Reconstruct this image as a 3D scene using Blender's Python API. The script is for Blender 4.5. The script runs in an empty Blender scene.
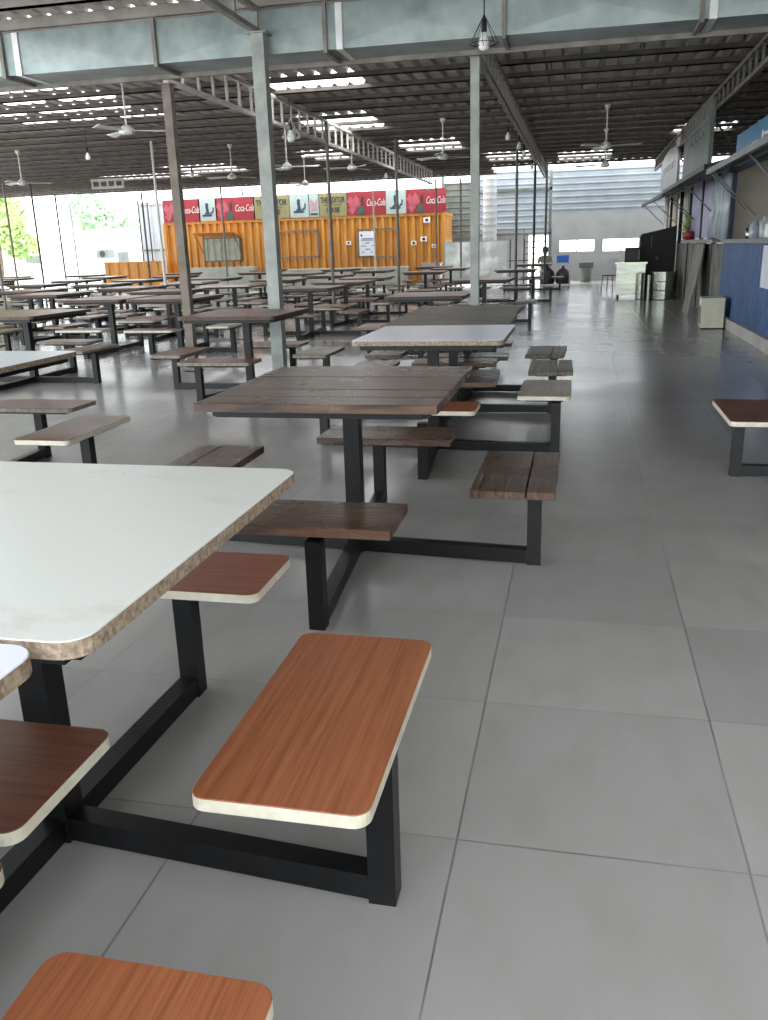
import bpy, bmesh, math, random
from mathutils import Vector, Matrix
random.seed(7)
S = bpy.context.scene
COL = S.collection
PI = math.pi

# ------------------------------------------------------------------ camera
F, YAW, PITCH, ROLL, H = 857.3613, -0.225503, 0.2965096, -0.0303776, 1.4450932
_fw = Vector((math.sin(YAW)*math.cos(PITCH), math.cos(YAW)*math.cos(PITCH), -math.sin(PITCH)))
_r0 = Vector((math.cos(YAW), -math.sin(YAW), 0)); _u0 = _r0.cross(_fw)
_r = _r0*math.cos(ROLL) + _u0*math.sin(ROLL); _u = -_r0*math.sin(ROLL) + _u0*math.cos(ROLL)
cam = bpy.data.objects.new('camera', bpy.data.cameras.new('camera')); COL.objects.link(cam)
M3 = Matrix((_r, _u, -_fw)).transposed()
cam.matrix_world = Matrix.Translation((0, 0, H)) @ M3.to_4x4()
cam.data.sensor_fit = 'VERTICAL'; cam.data.sensor_height = 36; cam.data.lens = 36*F/1020
cam.data.clip_start = .05; cam.data.clip_end = 400
S.camera = cam
O = Vector((0, 0, H))
def ray(x, y): return _fw + _r*((x-384)/F) - _u*((y-510)/F)
def atZ(x, y, z): d = ray(x, y); return O + d*((z-H)/d.z)
def atY(x, y, Y): d = ray(x, y); return O + d*(Y/d.y)
def atX(x, y, X): d = ray(x, y); return O + d*(X/d.x)

# ------------------------------------------------------------------ materials
def lin(c):
    return tuple(((v/255)/12.92 if v/255 <= .04045 else ((v/255+.055)/1.055)**2.4) for v in c) + (1,)
def newmat(name):
    m = bpy.data.materials.new(name); m.use_nodes = True
    return m, m.node_tree.nodes, m.node_tree.links, m.node_tree.nodes['Principled BSDF']
def mix(N, L, fac, a, b):
    n = N.new('ShaderNodeMix'); n.data_type = 'RGBA'
    for s, v in ((0, fac), (6, a), (7, b)):
        if hasattr(v, 'node'): L.new(v, n.inputs[s])
        else: n.inputs[s].default_value = v
    return n.outputs[2]
def ramp(N, L, src, p0, p1, c0=(0, 0, 0, 1), c1=(1, 1, 1, 1)):
    n = N.new('ShaderNodeValToRGB'); e = n.color_ramp.elements
    e[0].position = p0; e[1].position = p1; e[0].color = c0; e[1].color = c1
    L.new(src, n.inputs[0]); return n.outputs[0]
def noise(N, L, scale, detail=4, vec=(1, 1, 1), rough=.55, coord='Object'):
    tc = N.new('ShaderNodeTexCoord'); mp = N.new('ShaderNodeMapping'); mp.inputs['Scale'].default_value = vec
    L.new(tc.outputs[coord], mp.inputs[0])
    n = N.new('ShaderNodeTexNoise'); n.inputs['Scale'].default_value = scale
    n.inputs['Detail'].default_value = detail; n.inputs['Roughness'].default_value = rough
    L.new(mp.outputs[0], n.inputs['Vector']); return n.outputs['Fac']
def speckle(name, c0, c1, scale=6, rough=.5, metal=0, vec=(1, 1, 1), bump=0, spec=.5, lo=.3, hi=.7):
    m, N, L, B = newmat(name)
    f = noise(N, L, scale, 5, vec)
    L.new(ramp(N, L, f, lo, hi, lin(c0), lin(c1)), B.inputs['Base Color'])
    B.inputs['Roughness'].default_value = rough; B.inputs['Metallic'].default_value = metal
    B.inputs['Specular IOR Level'].default_value = spec
    if bump:
        b = N.new('ShaderNodeBump'); b.inputs['Strength'].default_value = bump; b.inputs['Distance'].default_value = .01
        L.new(f, b.inputs['Height']); L.new(b.outputs[0], B.inputs['Normal'])
    return m
def wood(name, c0, c1, axis, rough=.35, scratch=None, fine=1.0):
    m, N, L, B = newmat(name)
    v = (.7, 22, 4) if axis == 'x' else (22, .7, 4)
    f = noise(N, L, 3*fine, 3, v, .5); g = noise(N, L, 9*fine, 2, v, .5)
    a = N.new('ShaderNodeMath'); a.operation = 'MULTIPLY_ADD'; a.inputs[1].default_value = .6
    L.new(g, a.inputs[0]); L.new(f, a.inputs[2])
    c = ramp(N, L, a.outputs[0], .58, 1.0, lin(c0), lin(c1))
    if scratch:
        s = noise(N, L, 4.2, 3, v, .6); k = noise(N, L, 2.4, 1, (.6, 1.6, 1) if axis == 'x' else (1.6, .6, 1))
        mm = N.new('ShaderNodeMath'); mm.operation = 'MULTIPLY'; L.new(ramp(N, L, s, .5, .68), mm.inputs[0]); L.new(ramp(N, L, k, .4, .65), mm.inputs[1])
        c = mix(N, L, mm.outputs[0], c, lin(scratch))
        b = N.new('ShaderNodeBump'); b.inputs['Strength'].default_value = .35; b.inputs['Distance'].default_value = .004
        L.new(a.outputs[0], b.inputs['Height']); L.new(b.outputs[0], B.inputs['Normal'])
    L.new(c, B.inputs['Base Color'])
    rr = noise(N, L, 3, 1)
    L.new(ramp(N, L, rr, .2, .8, (rough*.9,)*3+(1,), (rough*1.12,)*3+(1,)), B.inputs['Roughness'])
    return m
def laminate(name, base, stain, rough=.28, amount=.5):
    m, N, L, B = newmat(name)
    f = noise(N, L, 2.2, 6, (1, 2.2, 1), .7); g = noise(N, L, 38, 3)
    c = mix(N, L, ramp(N, L, f, .56, .74), lin(base), mix(N, L, amount, lin(base), lin(stain)))
    c = mix(N, L, ramp(N, L, g, .74, .78), c, lin(stain))
    L.new(c, B.inputs['Base Color']); B.inputs['Roughness'].default_value = rough
    return m
MAT = {}
MAT['iron'] = speckle('black_iron', (6, 7, 9), (16, 17, 19), 14, .36, 0, spec=.3)
MAT['lam_white'] = laminate('marble_laminate', (197, 199, 195), (150, 148, 140))
MAT['lam_blue'] = laminate('cool_white_laminate', (205, 208, 222), (160, 160, 165))
MAT['edge_raw'] = speckle('raw_board_edge', (104, 90, 76), (166, 150, 132), 75, .8, bump=.5)
MAT['edge_white'] = speckle('white_board_edge', (176, 172, 154), (204, 200, 186), 18, .5)
MAT['edge_dark'] = speckle('dark_board_edge', (58, 46, 38), (92, 78, 66), 40, .7)
MAT['edge_grey'] = speckle('worn_board_edge', (104, 96, 86), (142, 134, 122), 30, .7)
MAT['orange_x'] = wood('orange_wood_laminate', (120, 70, 43), (148, 90, 60), 'x', .32)
MAT['orange_y'] = wood('orange_wood_laminate_long', (146, 78, 44), (178, 102, 62), 'y', .32)
MAT['brown_x'] = wood('brown_wood_laminate', (78, 45, 30), (106, 64, 46), 'x', .34)
MAT['brown_y'] = wood('brown_wood_laminate_long', (98, 54, 34), (128, 74, 50), 'y', .34)
MAT['red_x'] = wood('reddish_wood_laminate', (112, 64, 47), (136, 82, 62), 'x', .34)
MAT['plank_x'] = wood('dark_plank', (34, 24, 19), (86, 62, 48), 'x', .28, (116, 108, 102))  # grey scratches, also painting in some of the boards' sheen
MAT['plank_y'] = wood('dark_plank_long', (34, 24, 19), (80, 58, 45), 'y', .34, (104, 94, 86))
MAT['grey_x'] = wood('weathered_plank', (62, 56, 46), (110, 100, 84), 'x', .42, (140, 136, 124))
MAT['grey_y'] = wood('weathered_plank_long', (66, 62, 50), (116, 110, 92), 'y', .42, (140, 136, 124))
MAT['tan_y'] = wood('tan_laminate', (108, 98, 76), (134, 124, 98), 'y', .36)
MAT['grey_steel'] = speckle('grey_painted_steel', (132, 138, 134), (166, 172, 168), 5, .5, bump=.05)
MAT['brown_steel'] = speckle('rusty_grey_steel', (94, 84, 74), (128, 118, 108), 5, .6)
MAT['pole'] = speckle('pole_paint', (92, 90, 84), (124, 122, 114), 6, .5)
MAT['pole_dark'] = speckle('dark_pole_paint', (44, 42, 40), (66, 64, 60), 6, .5)
MAT['pole_white'] = speckle('white_pole_paint', (196, 196, 190), (220, 220, 214), 6, .5)
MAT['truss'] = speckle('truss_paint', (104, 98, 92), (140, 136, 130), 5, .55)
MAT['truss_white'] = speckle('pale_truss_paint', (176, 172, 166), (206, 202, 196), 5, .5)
MAT['purlin'] = speckle('purlin_paint', (76, 68, 62), (104, 96, 90), 5, .6)
MAT['purlin_grey'] = speckle('grey_purlin_paint', (126, 122, 118), (150, 146, 142), 5, .6)
MAT['sheet'] = speckle('zinc_sheet', (150, 145, 140), (192, 188, 184), 1.3, .5, .1, bump=.05)
MAT['duct'] = speckle('galvanised_duct', (128, 142, 142), (166, 178, 178), 3, .38, .45)
MAT['foil'] = speckle('silver_tape', (215, 218, 218), (236, 238, 238), 9, .35, .3)
MAT['white'] = speckle('white_enamel', (218, 218, 214), (236, 236, 232), 5, .4)
MAT['bulbglass'] = speckle('opal_bulb', (226, 228, 226), (240, 242, 240), 3, .25)
MAT['black'] = speckle('matt_black', (16, 16, 18), (26, 26, 28), 8, .6)
MAT['navy'] = speckle('dark_plastic', (26, 30, 38), (42, 46, 54), 8, .5)
MAT['steel'] = speckle('stainless_steel', (128, 132, 122), (160, 164, 152), 2, .2, 1, (1, 1, 6))
MAT['red'] = speckle('banner_red', (128, 20, 34), (142, 28, 42), 4, .5)
MAT['pink'] = speckle('banner_pink', (150, 56, 70), (164, 84, 94), 5, .5)
MAT['pinkpale'] = speckle('banner_pale_pink', (226, 188, 190), (236, 214, 214), 6, .5)
MAT['dgreen'] = speckle('banner_dark_green', (34, 66, 56), (48, 86, 72), 7, .5)
MAT['khaki'] = speckle('banner_khaki', (118, 112, 76), (132, 124, 86), 5, .5)
MAT['bwhite'] = speckle('banner_white', (146, 158, 152), (160, 172, 166), 5, .5)
MAT['ink'] = speckle('banner_ink', (26, 42, 66), (36, 54, 84), 6, .5)
MAT['mauve'] = speckle('banner_mauve', (150, 110, 122), (170, 132, 142), 6, .5)
MAT['inkblack'] = speckle('black_ink', (30, 28, 24), (44, 42, 36), 6, .5)
MAT['letter'] = speckle('letter_white', (206, 190, 188), (216, 204, 200), 6, .5)
MAT['blue'] = speckle('blue_painted_sheet', (14, 54, 96), (30, 78, 122), 2.2, .42, .1)
MAT['bluesign'] = speckle('blue_sign', (22, 92, 128), (34, 110, 146), 2, .4)
MAT['crate'] = speckle('blue_crate', (24, 84, 190), (36, 100, 208), 5, .4)
MAT['canopy'] = speckle('dark_canopy', (20, 22, 24), (34, 37, 39), 3, .5)
MAT['canopylip'] = speckle('canopy_lip', (92, 96, 97), (120, 124, 123), 4, .45)
MAT['cream'] = speckle('cream_wall', (170, 162, 146), (192, 184, 168), 2.5, .6)
MAT['greyboard'] = speckle('grey_board', (78, 86, 82), (104, 112, 108), 2.5, .5)
MAT['palegrey'] = speckle('pale_grey_panel', (150, 152, 152), (166, 168, 168), 1.5, .4)
MAT['weather'] = speckle('weathered_sheet', (66, 68, 64), (124, 124, 114), 2.5, .55)
MAT['violet'] = speckle('violet_panel', (136, 134, 176), (160, 158, 200), 2, .4)
MAT['plastic'] = speckle('plastic_sheet', (126, 138, 148), (196, 206, 212), 5, .18, 0, (2, 8, .6))
MAT['beige'] = speckle('beige_enamel', (196, 196, 172), (212, 212, 190), 5, .4)
MAT['grille'] = speckle('dark_grille', (96, 102, 92), (116, 120, 110), 9, .5)
MAT['concrete'] = speckle('concrete', (158, 156, 150), (186, 184, 178), 2.2, .7)
MAT['ground'] = speckle('bright_concrete', (196, 196, 190), (218, 218, 212), .6, .8)
MAT['lightwall'] = speckle('pale_blue_sheet', (144, 152, 160), (162, 168, 174), 1.6, .45)
MAT['ledge'] = speckle('grey_green_plaster', (146, 152, 140), (174, 178, 166), 3, .6)
MAT['smudge'] = speckle('smudged_panel', (172, 176, 172), (222, 226, 222), 1.4, .3, .2, lo=.45, hi=.6)
MAT['hair'] = speckle('hair', (18, 15, 14), (28, 24, 22), 12, .6)
MAT['skin'] = speckle('skin', (120, 84, 66), (140, 100, 80), 8, .5)
MAT['shirt'] = speckle('grey_shirt', (96, 100, 100), (118, 122, 120), 8, .8)
MAT['trunk'] = speckle('bark', (84, 70, 56), (112, 96, 78), 6, .8)
MAT['leaf'] = speckle('leaf', (122, 150, 84), (168, 190, 124), 1.2, .5)
MAT['leaf2'] = speckle('pale_leaf', (142, 172, 140), (180, 204, 172), 1.2, .5)
MAT['paper'] = speckle('notice_paper', (206, 208, 220), (220, 222, 230), 3, .5)

def _orange():
    m, N, L, B = newmat('orange_container')
    f = noise(N, L, 1.2, 6, (3, 1, .6), .7); g = noise(N, L, 5, 4)
    c = mix(N, L, ramp(N, L, f, .35, .7), lin((176, 114, 34)), lin((204, 142, 58)))
    c = mix(N, L, ramp(N, L, g, .66, .8), c, lin((150, 92, 40)))
    L.new(c, B.inputs['Base Color']); B.inputs['Roughness'].default_value = .45
    return m
MAT['orange'] = _orange()
def _skylight():
    m = bpy.data.materials.new('translucent_sheet'); m.use_nodes = True
    N = m.node_tree.nodes; L = m.node_tree.links; N.remove(N['Principled BSDF'])
    t = N.new('ShaderNodeBsdfTranslucent'); t.inputs[0].default_value = (.86, .87, .86, 1)
    L.new(t.outputs[0], N['Material Output'].inputs[0]); return m
MAT['skylight'] = _skylight()
def _glass():
    m, N, L, B = newmat('window_glass')
    B.inputs['Transmission Weight'].default_value = 1; B.inputs['Roughness'].default_value = .03; B.inputs['IOR'].default_value = 1.02
    return m
MAT['glass'] = _glass()
def _floor():
    m, N, L, B = newmat('floor_tile')
    tc = N.new('ShaderNodeTexCoord'); sp = N.new('ShaderNodeSeparateXYZ'); L.new(tc.outputs['Object'], sp.inputs[0])
    T = .7
    def math2(op, a, b=None, c=None):
        n = N.new('ShaderNodeMath'); n.operation = op
        for i, v in enumerate((a, b, c)):
            if v is None: continue
            if hasattr(v, 'node'): L.new(v, n.inputs[i])
            else: n.inputs[i].default_value = v
        return n.outputs[0]
    wob = noise(N, L, 2.5, 2, coord='Object')
    wv = math2('MULTIPLY_ADD', wob, .008, -.004)
    fx = math2('ADD', math2('DIVIDE', math2('ADD', sp.outputs[0], .2559), T), 40)
    fy = math2('ADD', math2('DIVIDE', math2('ADD', sp.outputs[1], -1.83), T), 40)
    def line(f, w):
        fr = math2('FRACT', math2('ADD', f, wv)); d = math2('MINIMUM', fr, math2('SUBTRACT', 1, fr))
        return math2('SUBTRACT', 1, math2('SMOOTHSTEP', d, w*.5, w) if False else math2('MINIMUM', math2('DIVIDE', d, w), 1))
    ln = math2('MAXIMUM', line(fx, .0055), line(fy, .0045))
    brk = ramp(N, L, noise(N, L, 3.5, 5), .3, .6)
    lnf = math2('MULTIPLY', ln, math2('MULTIPLY_ADD', brk, .65, .35))
    cb = N.new('ShaderNodeCombineXYZ'); L.new(math2('FLOOR', fx), cb.inputs[0]); L.new(math2('FLOOR', fy), cb.inputs[1])
    wn = N.new('ShaderNodeTexWhiteNoise'); wn.noise_dimensions = '2D'; L.new(cb.outputs[0], wn.inputs['Vector'])
    base = mix(N, L, wn.outputs['Value'], lin((147, 145, 145)), lin((156, 154, 153)))
    dirt = noise(N, L, .9, 2, rough=.5); dk = noise(N, L, 7, 3, (1, .5, 1), rough=.5)
    base = mix(N, L, math2('MULTIPLY', ramp(N, L, dirt, .35, .85), .4), base, lin((126, 122, 117)))
    base = mix(N, L, math2('MULTIPLY', ramp(N, L, dk, .45, .8), .22), base, lin((116, 111, 105)))
    spot = noise(N, L, 55, 2); base = mix(N, L, math2('MULTIPLY', ramp(N, L, spot, .77, .8), .5), base, lin((90, 84, 78)))
    base = mix(N, L, lnf, base, lin((44, 41, 38)))
    L.new(base, B.inputs['Base Color'])
    rg = math2('MULTIPLY_ADD', ramp(N, L, dirt, .3, .75), .09, .17)
    L.new(math2('MAXIMUM', rg, math2('MULTIPLY', lnf, .7)), B.inputs['Roughness'])
    B.inputs['Specular IOR Level'].default_value = .95
    bp = N.new('ShaderNodeBump'); bp.inputs['Strength'].default_value = .06; bp.inputs['Distance'].default_value = .004
    L.new(math2('SUBTRACT', noise(N, L, 1.6, 3), math2('MULTIPLY', ln, .3)), bp.inputs['Height']); L.new(bp.outputs[0], B.inputs['Normal'])
    return m
MAT['floor'] = _floor()

# ------------------------------------------------------------------ mesh builder
class MB:
    def __init__(s): s.v = []; s.f = []; s.m = []
    def add(s, vs, fs, mi=0):
        o = len(s.v); s.v += [tuple(p) for p in vs]; s.f += [tuple(i+o for i in f) for f in fs]; s.m += [mi]*len(fs); return s
    def box(s, c, d, rz=0, mi=0):
        x, y, z = d[0]/2, d[1]/2, d[2]/2; cs, sn = math.cos(rz), math.sin(rz); P = []
        for a, b, e in ((-x,-y,-z),(x,-y,-z),(x,y,-z),(-x,y,-z),(-x,-y,z),(x,-y,z),(x,y,z),(-x,y,z)):
            P.append((c[0]+a*cs-b*sn, c[1]+a*sn+b*cs, c[2]+e))
        return s.add(P, [(3,2,1,0),(4,5,6,7),(0,1,5,4),(1,2,6,5),(2,3,7,6),(3,0,4,7)], mi)
    def bounds(s, x0, x1, y0, y1, z0, z1, mi=0):
        return s.box(((x0+x1)/2, (y0+y1)/2, (z0+z1)/2), (abs(x1-x0), abs(y1-y0), abs(z1-z0)), 0, mi)
    def bar(s, p, q, w, h, mi=0):
        p = Vector(p); q = Vector(q); d = (q-p).normalized()
        u = Vector((0, 0, 1)) if abs(d.z) < .95 else Vector((0, 1, 0))
        a = d.cross(u).normalized(); b = a.cross(d).normalized(); P = []
        for e in (p, q):
            for i, j in ((-1,-1),(1,-1),(1,1),(-1,1)): P.append(e + a*(i*w/2) + b*(j*h/2))
        return s.add(P, [(3,2,1,0),(4,5,6,7),(0,1,5,4),(1,2,6,5),(2,3,7,6),(3,0,4,7)], mi)
    def tube(s, p, q, r, n=10, r2=None, mi=0):
        p = Vector(p); q = Vector(q); d = (q-p).normalized(); r2 = r if r2 is None else r2
        u = Vector((0, 0, 1)) if abs(d.z) < .95 else Vector((0, 1, 0))
        a = d.cross(u).normalized(); b = a.cross(d).normalized(); P = []
        for e, k in ((p, r), (q, r2)):
            for i in range(n):
                t = 2*PI*i/n; P.append(e + a*(k*math.cos(t)) + b*(k*math.sin(t)))
        fs = [(i, (i+1) % n, n+(i+1) % n, n+i) for i in range(n)] + [tuple(range(n))[::-1], tuple(range(n, 2*n))]
        return s.add(P, fs, mi)
    def lathe(s, c, prof, n=16, mi=0):
        P = []; m = len(prof)
        for r, z in prof:
            for i in range(n):
                t = 2*PI*i/n; P.append((c[0]+r*math.cos(t), c[1]+r*math.sin(t), c[2]+z))
        fs = []
        for k in range(m-1):
            for i in range(n): fs.append((k*n+i, k*n+(i+1) % n, (k+1)*n+(i+1) % n, (k+1)*n+i))
        fs += [tuple(range(n))[::-1], tuple(range((m-1)*n, m*n))]
        return s.add(P, fs, mi)
    def plate(s, cx, cy, w, l, z0, z1, r=.03, ch=.003, top=0, side=1, n=5):
        def ring(inset, z):
            R = max(r-inset, .001); X, Y = w/2-inset, l/2-inset; out = []
            for qx, qy, a0 in ((1,1,0),(-1,1,PI/2),(-1,-1,PI),(1,-1,1.5*PI)):
                for k in range(n+1):
                    a = a0 + PI/2*k/n; out.append((cx+qx*(X-R)+R*math.cos(a), cy+qy*(Y-R)+R*math.sin(a), z))
            return out
        A = ring(0, z0); B_ = ring(0, z1-ch); C_ = ring(ch, z1); k = len(A); o = len(s.v)
        s.add(A+B_+C_, [], 0)
        for i in range(k):
            j = (i+1) % k
            s.f.append((o+i, o+j, o+k+j, o+k+i)); s.m.append(side)
            s.f.append((o+k+i, o+k+j, o+2*k+j, o+2*k+i)); s.m.append(top)
        s.f.append(tuple(range(o+2*k, o+3*k))); s.m.append(top)
        s.f.append(tuple(range(o, o+k))[::-1]); s.m.append(side)
        return s
    def prism(s, pts, axis, t0, t1, mi=0):
        n = len(pts); P = []
        for t in (t0, t1):
            for a, b in pts: P.append({'x': (t, a, b), 'y': (a, t, b), 'z': (a, b, t)}[axis])
        return s.add(P, [tuple(range(n)), tuple(range(n, 2*n))[::-1]] + [(i, n+i, n+(i+1) % n, (i+1) % n) for i in range(n)], mi)
    def mesh(s, name, mats):
        me = bpy.data.meshes.new(name); me.from_pydata(s.v, [], s.f)
        for m in (mats if isinstance(mats, (list, tuple)) else [mats]): me.materials.append(MAT[m] if isinstance(m, str) else m)
        for p, mi in zip(me.polygons, s.m): p.material_index = mi
        bm = bmesh.new(); bm.from_mesh(me); bmesh.ops.recalc_face_normals(bm, faces=bm.faces); bm.to_mesh(me); bm.free()
        return me
    def build(s, name, mats, parent=None, smooth=False):
        me = s.mesh(name, mats)
        if smooth:
            for p in me.polygons: p.use_smooth = True
        return inst(name, me, parent)
def inst(name, me, parent=None, loc=None, rz=0):
    o = bpy.data.objects.new(name, me); COL.objects.link(o)
    if parent: o.parent = parent
    if loc: o.location = loc
    if rz: o.rotation_euler.z = rz
    return o
def tag(o, label, cat, group=None):
    o['label'] = label; o['category'] = cat
    if group: o['group'] = group
    return o
def thing(name, label, cat, loc=(0, 0, 0), rz=0, group=None):
    o = bpy.data.objects.new(name, None); COL.objects.link(o); o.location = loc; o.rotation_euler.z = rz
    o.empty_display_size = .1
    return tag(o, label, cat, group)
def struct(o): o['kind'] = 'structure'; return o
ORD = ['first','second','third','fourth','fifth','sixth','seventh','eighth','ninth','tenth','eleventh','twelfth']

# ------------------------------------------------------------------ shell
fl = MB(); fl.bounds(-27, 7, -7, 39, -.06, 0); struct(fl.build('floor', 'floor'))
g = MB(); g.bounds(-160, 90, -60, 190, -.2, -.07); struct(g.build('ground', 'ground'))

# corrugated roof over purlins (near roof ends at the duct, far roof a little lower)
PER = .25
def roof_sheet(name, X0, X1, ys, z, holes, mat, only=None):
    mb = MB(); prof = [(0, 0), (.15, 0), (.18, .06), (.22, .06)]
    n = int(round((X1-X0)/PER)); xs = []
    for i in range(n): xs += [(X0+i*PER+a, b, i) for a, b in prof]
    xs.append((X0+n*PER, 0, n-1))
    idx = {}
    def vid(k, j):
        if (k, j) not in idx: idx[(k, j)] = len(mb.v); mb.v.append((xs[k][0], ys[j], z+xs[k][1]))
        return idx[(k, j)]
    for j in range(len(ys)-1):
        ym = (ys[j]+ys[j+1])/2
        for k in range(len(xs)-1):
            xc = X0+xs[k][2]*PER+PER/2
            hit = any(a <= xc <= b and c <= ym <= d for a, b, c, d in holes)
            if hit == (only is not None): mb.f.append((vid(k, j), vid(k+1, j), vid(k+1, j+1), vid(k, j+1))); mb.m.append(0)
    return mb
FY0, FY1, FZ = 10.25, 29.4, 3.86
FYL = 32.3
NB = 20; bay = (FY1-FY0)/NB
fys = [FY0+bay*i for i in range(NB+1)]
def bays(i0, i1): return FY0+bay*i0, FY0+bay*i1
SKY = [(-4.75, -3.25, *bays(3, 4)), (-5.5, -4.0, *bays(7, 9)), (-4.5, -2.9, *bays(12, 14)), (-.75, .75, *bays(17, 19)),
       (2.0, 3.2, *bays(12, 13)), (-12.0, -10.0, *bays(15, 17)), (-7.2, -6.2, *bays(13, 15)), (-15, -12, *bays(17, 18)),
       (-2.75, -1.5, *bays(16, 18))]
for i in range(4):   # broken strips of clear sheet on the left
    for j in range(5):
        SKY.append((-12.4+j*1.05, -12.4+j*1.05+.7+.2*((i+j) % 2), FY0+bay*(2+i)+.06, FY0+bay*(2+i)+.62))
ys = sorted(set(fys + [v for s in SKY for v in s[2:]]))
CUT = [(-40, -13, FY0-1, FY0+bay*6), (-40, -17.5, FY0+bay*6, FY0+bay*12)]  # unseen left side of the roof stepped back to let more light in
mb = roof_sheet('ceiling', -26, 6.5, ys, FZ, SKY+CUT, 'sheet'); struct(mb.build('ceiling', 'sheet'))
for i, s in enumerate(SKY):
    mb = roof_sheet('window', -26, 6.5, ys, FZ, [s], 'skylight', only=True)
    if mb.f: struct(mb.build('window_%d' % (i+1), 'skylight'))
mb = roof_sheet('ceiling_far_left', -26, -3.0, [FY1, FYL], FZ, [], 'sheet'); struct(mb.build('ceiling_far_left', 'sheet'))
mb = roof_sheet('ceiling_shade_far_right', -3.0, 6.5, [29.2, 34.7], 4.42, [], 'sheet'); struct(mb.build('ceiling_shade_far_right', 'sheet'))  # unseen raised roof section, added to shade the far right walls
for y in (29.3, 31, 32.8, 34.6):  # purlins of the added shade roof
    b = MB(); b.bounds(-3, 6.5, y-.025, y+.025, 4.35, 4.416); struct(b.build('trim_%d' % (70+int(y)), 'purlin'))
mb = roof_sheet('ceiling_near', -7.5, 6.5, [-.7, 4, 9.61], 3.99, [], 'sheet'); struct(mb.build('ceiling_near', 'sheet'))  # unseen near and left edges pulled in to let light onto the floor
k = 1
for i in range(NB+1):
    b = MB(); y = fys[i]+(.12 if i == 0 else -.05 if i == NB else 0)
    xl = -13 if i <= 6 else -17.5 if i <= 12 else -26
    b.bounds(xl, 6.5, y-.025, y+.025, FZ-.07, FZ-.004); b.bounds(xl, 6.5, y-.025, y+.045, FZ-.07, FZ-.058)
    struct(b.build('trim_%d' % k, 'purlin')); k += 1
for y in (30.35, 31.3, 32.25):
    b = MB(); b.bounds(-26, -3, y-.025, y+.025, FZ-.07, FZ-.004); struct(b.build('trim_%d' % k, 'purlin')); k += 1
for y in (9.56, 8.9, 7.8, 6.7, 5.4, 3.8, 2.2, .7, -.6):
    b = MB(); zl_ = 3.862 if y > 9 else 3.90; b.bounds(-7.4, 6.5, y-.03, y+.03, zl_, 3.986); b.bounds(-7.4, 6.5, y-.03, y+.05, zl_, zl_+.012)
    struct(b.build('trim_%d' % k, 'purlin_grey')); k += 1

# ladder trusses running back from the columns
def truss(x, y0, y1, zb, zt, mat, label, step=.46):
    t = thing('roof_truss', label, 'truss', (x, y0, zb))
    n = int((y1-y0)/step)
    MB().bar((0, 0, .025), (0, y1-y0, .025), .06, .05).build('bottom_chord', mat, t)
    MB().bar((0, 0, zt-zb-.025), (0, y1-y0, zt-zb-.025), .06, .05).build('top_chord', mat, t)
    me = MB().bar((0, 0, .05), (0, 0, zt-zb-.05), .035, .035).mesh('web_bar', mat)
    for i in range(n+1): inst('web_bar', me, t, (0, .03+i*(y1-y0-.06)/n, 0))
    return t
TZ = FZ-.073
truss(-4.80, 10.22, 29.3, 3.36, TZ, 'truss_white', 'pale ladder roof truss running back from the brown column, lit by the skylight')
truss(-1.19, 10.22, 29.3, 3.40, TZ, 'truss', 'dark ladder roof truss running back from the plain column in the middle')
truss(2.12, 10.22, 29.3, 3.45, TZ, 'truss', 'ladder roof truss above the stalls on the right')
truss(-3.36, -.6, 9.47, 3.60, 3.858, 'purlin_grey', 'grey roof truss at the top edge ending on the white column', .6)
# slack cross tie seen at far left under the roof
ta = atY(92, 188, 26); tb = atY(124, 186, 26)
tie = MB().bar((ta.x, 26, 3.72), (tb.x, 26, 3.72), .06, .07); tie.bar((ta.x, 26, 3.50), (tb.x, 26, 3.50), .06, .07)
for i in range(5): tie.bar((ta.x+.03+i*(tb.x-ta.x-.06)/4, 26, 3.50), (ta.x+.03+i*(tb.x-ta.x-.06)/4, 26, 3.75), .05, .05)
tag(tie.build('roof_tie', 'truss_white'), 'short pale ladder tie under the roof at the far left', 'truss')

# columns and poles
def column(x, y, w, z1, mat, label, foot=None, name='steel_column'):
    t = thing(name, label, 'column', (x, y, 0))
    MB().bounds(-w/2, w/2, -w/2, w/2, 0, z1).build('shaft', mat, t)
    MB().bounds(-w*.95, w*.95, -w*.95, w*.95, 0, .012).build('base_plate', 'iron', t)
    MB().bounds(-w*.8, w*.8, -w*.8, w*.8, z1-.012, z1).build('cap_plate', mat, t)
    if foot: MB().bounds(-w/2-.002, w/2+.002, -w/2-.002, w/2+.002, .012, foot).build('painted_foot', 'iron', t)
    return t
column(-3.33, 9.40, .135, 3.60, 'grey_steel', 'tall pale grey steel column rising past the duct, the thickest one')
column(-4.82, 10.3, .105, 3.36, 'brown_steel', 'brownish steel column left of the thick pale column')
column(-1.19, 10.25, .095, 3.40, 'grey_steel', 'slim grey steel column in the middle behind the plank tables', .55)
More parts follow.
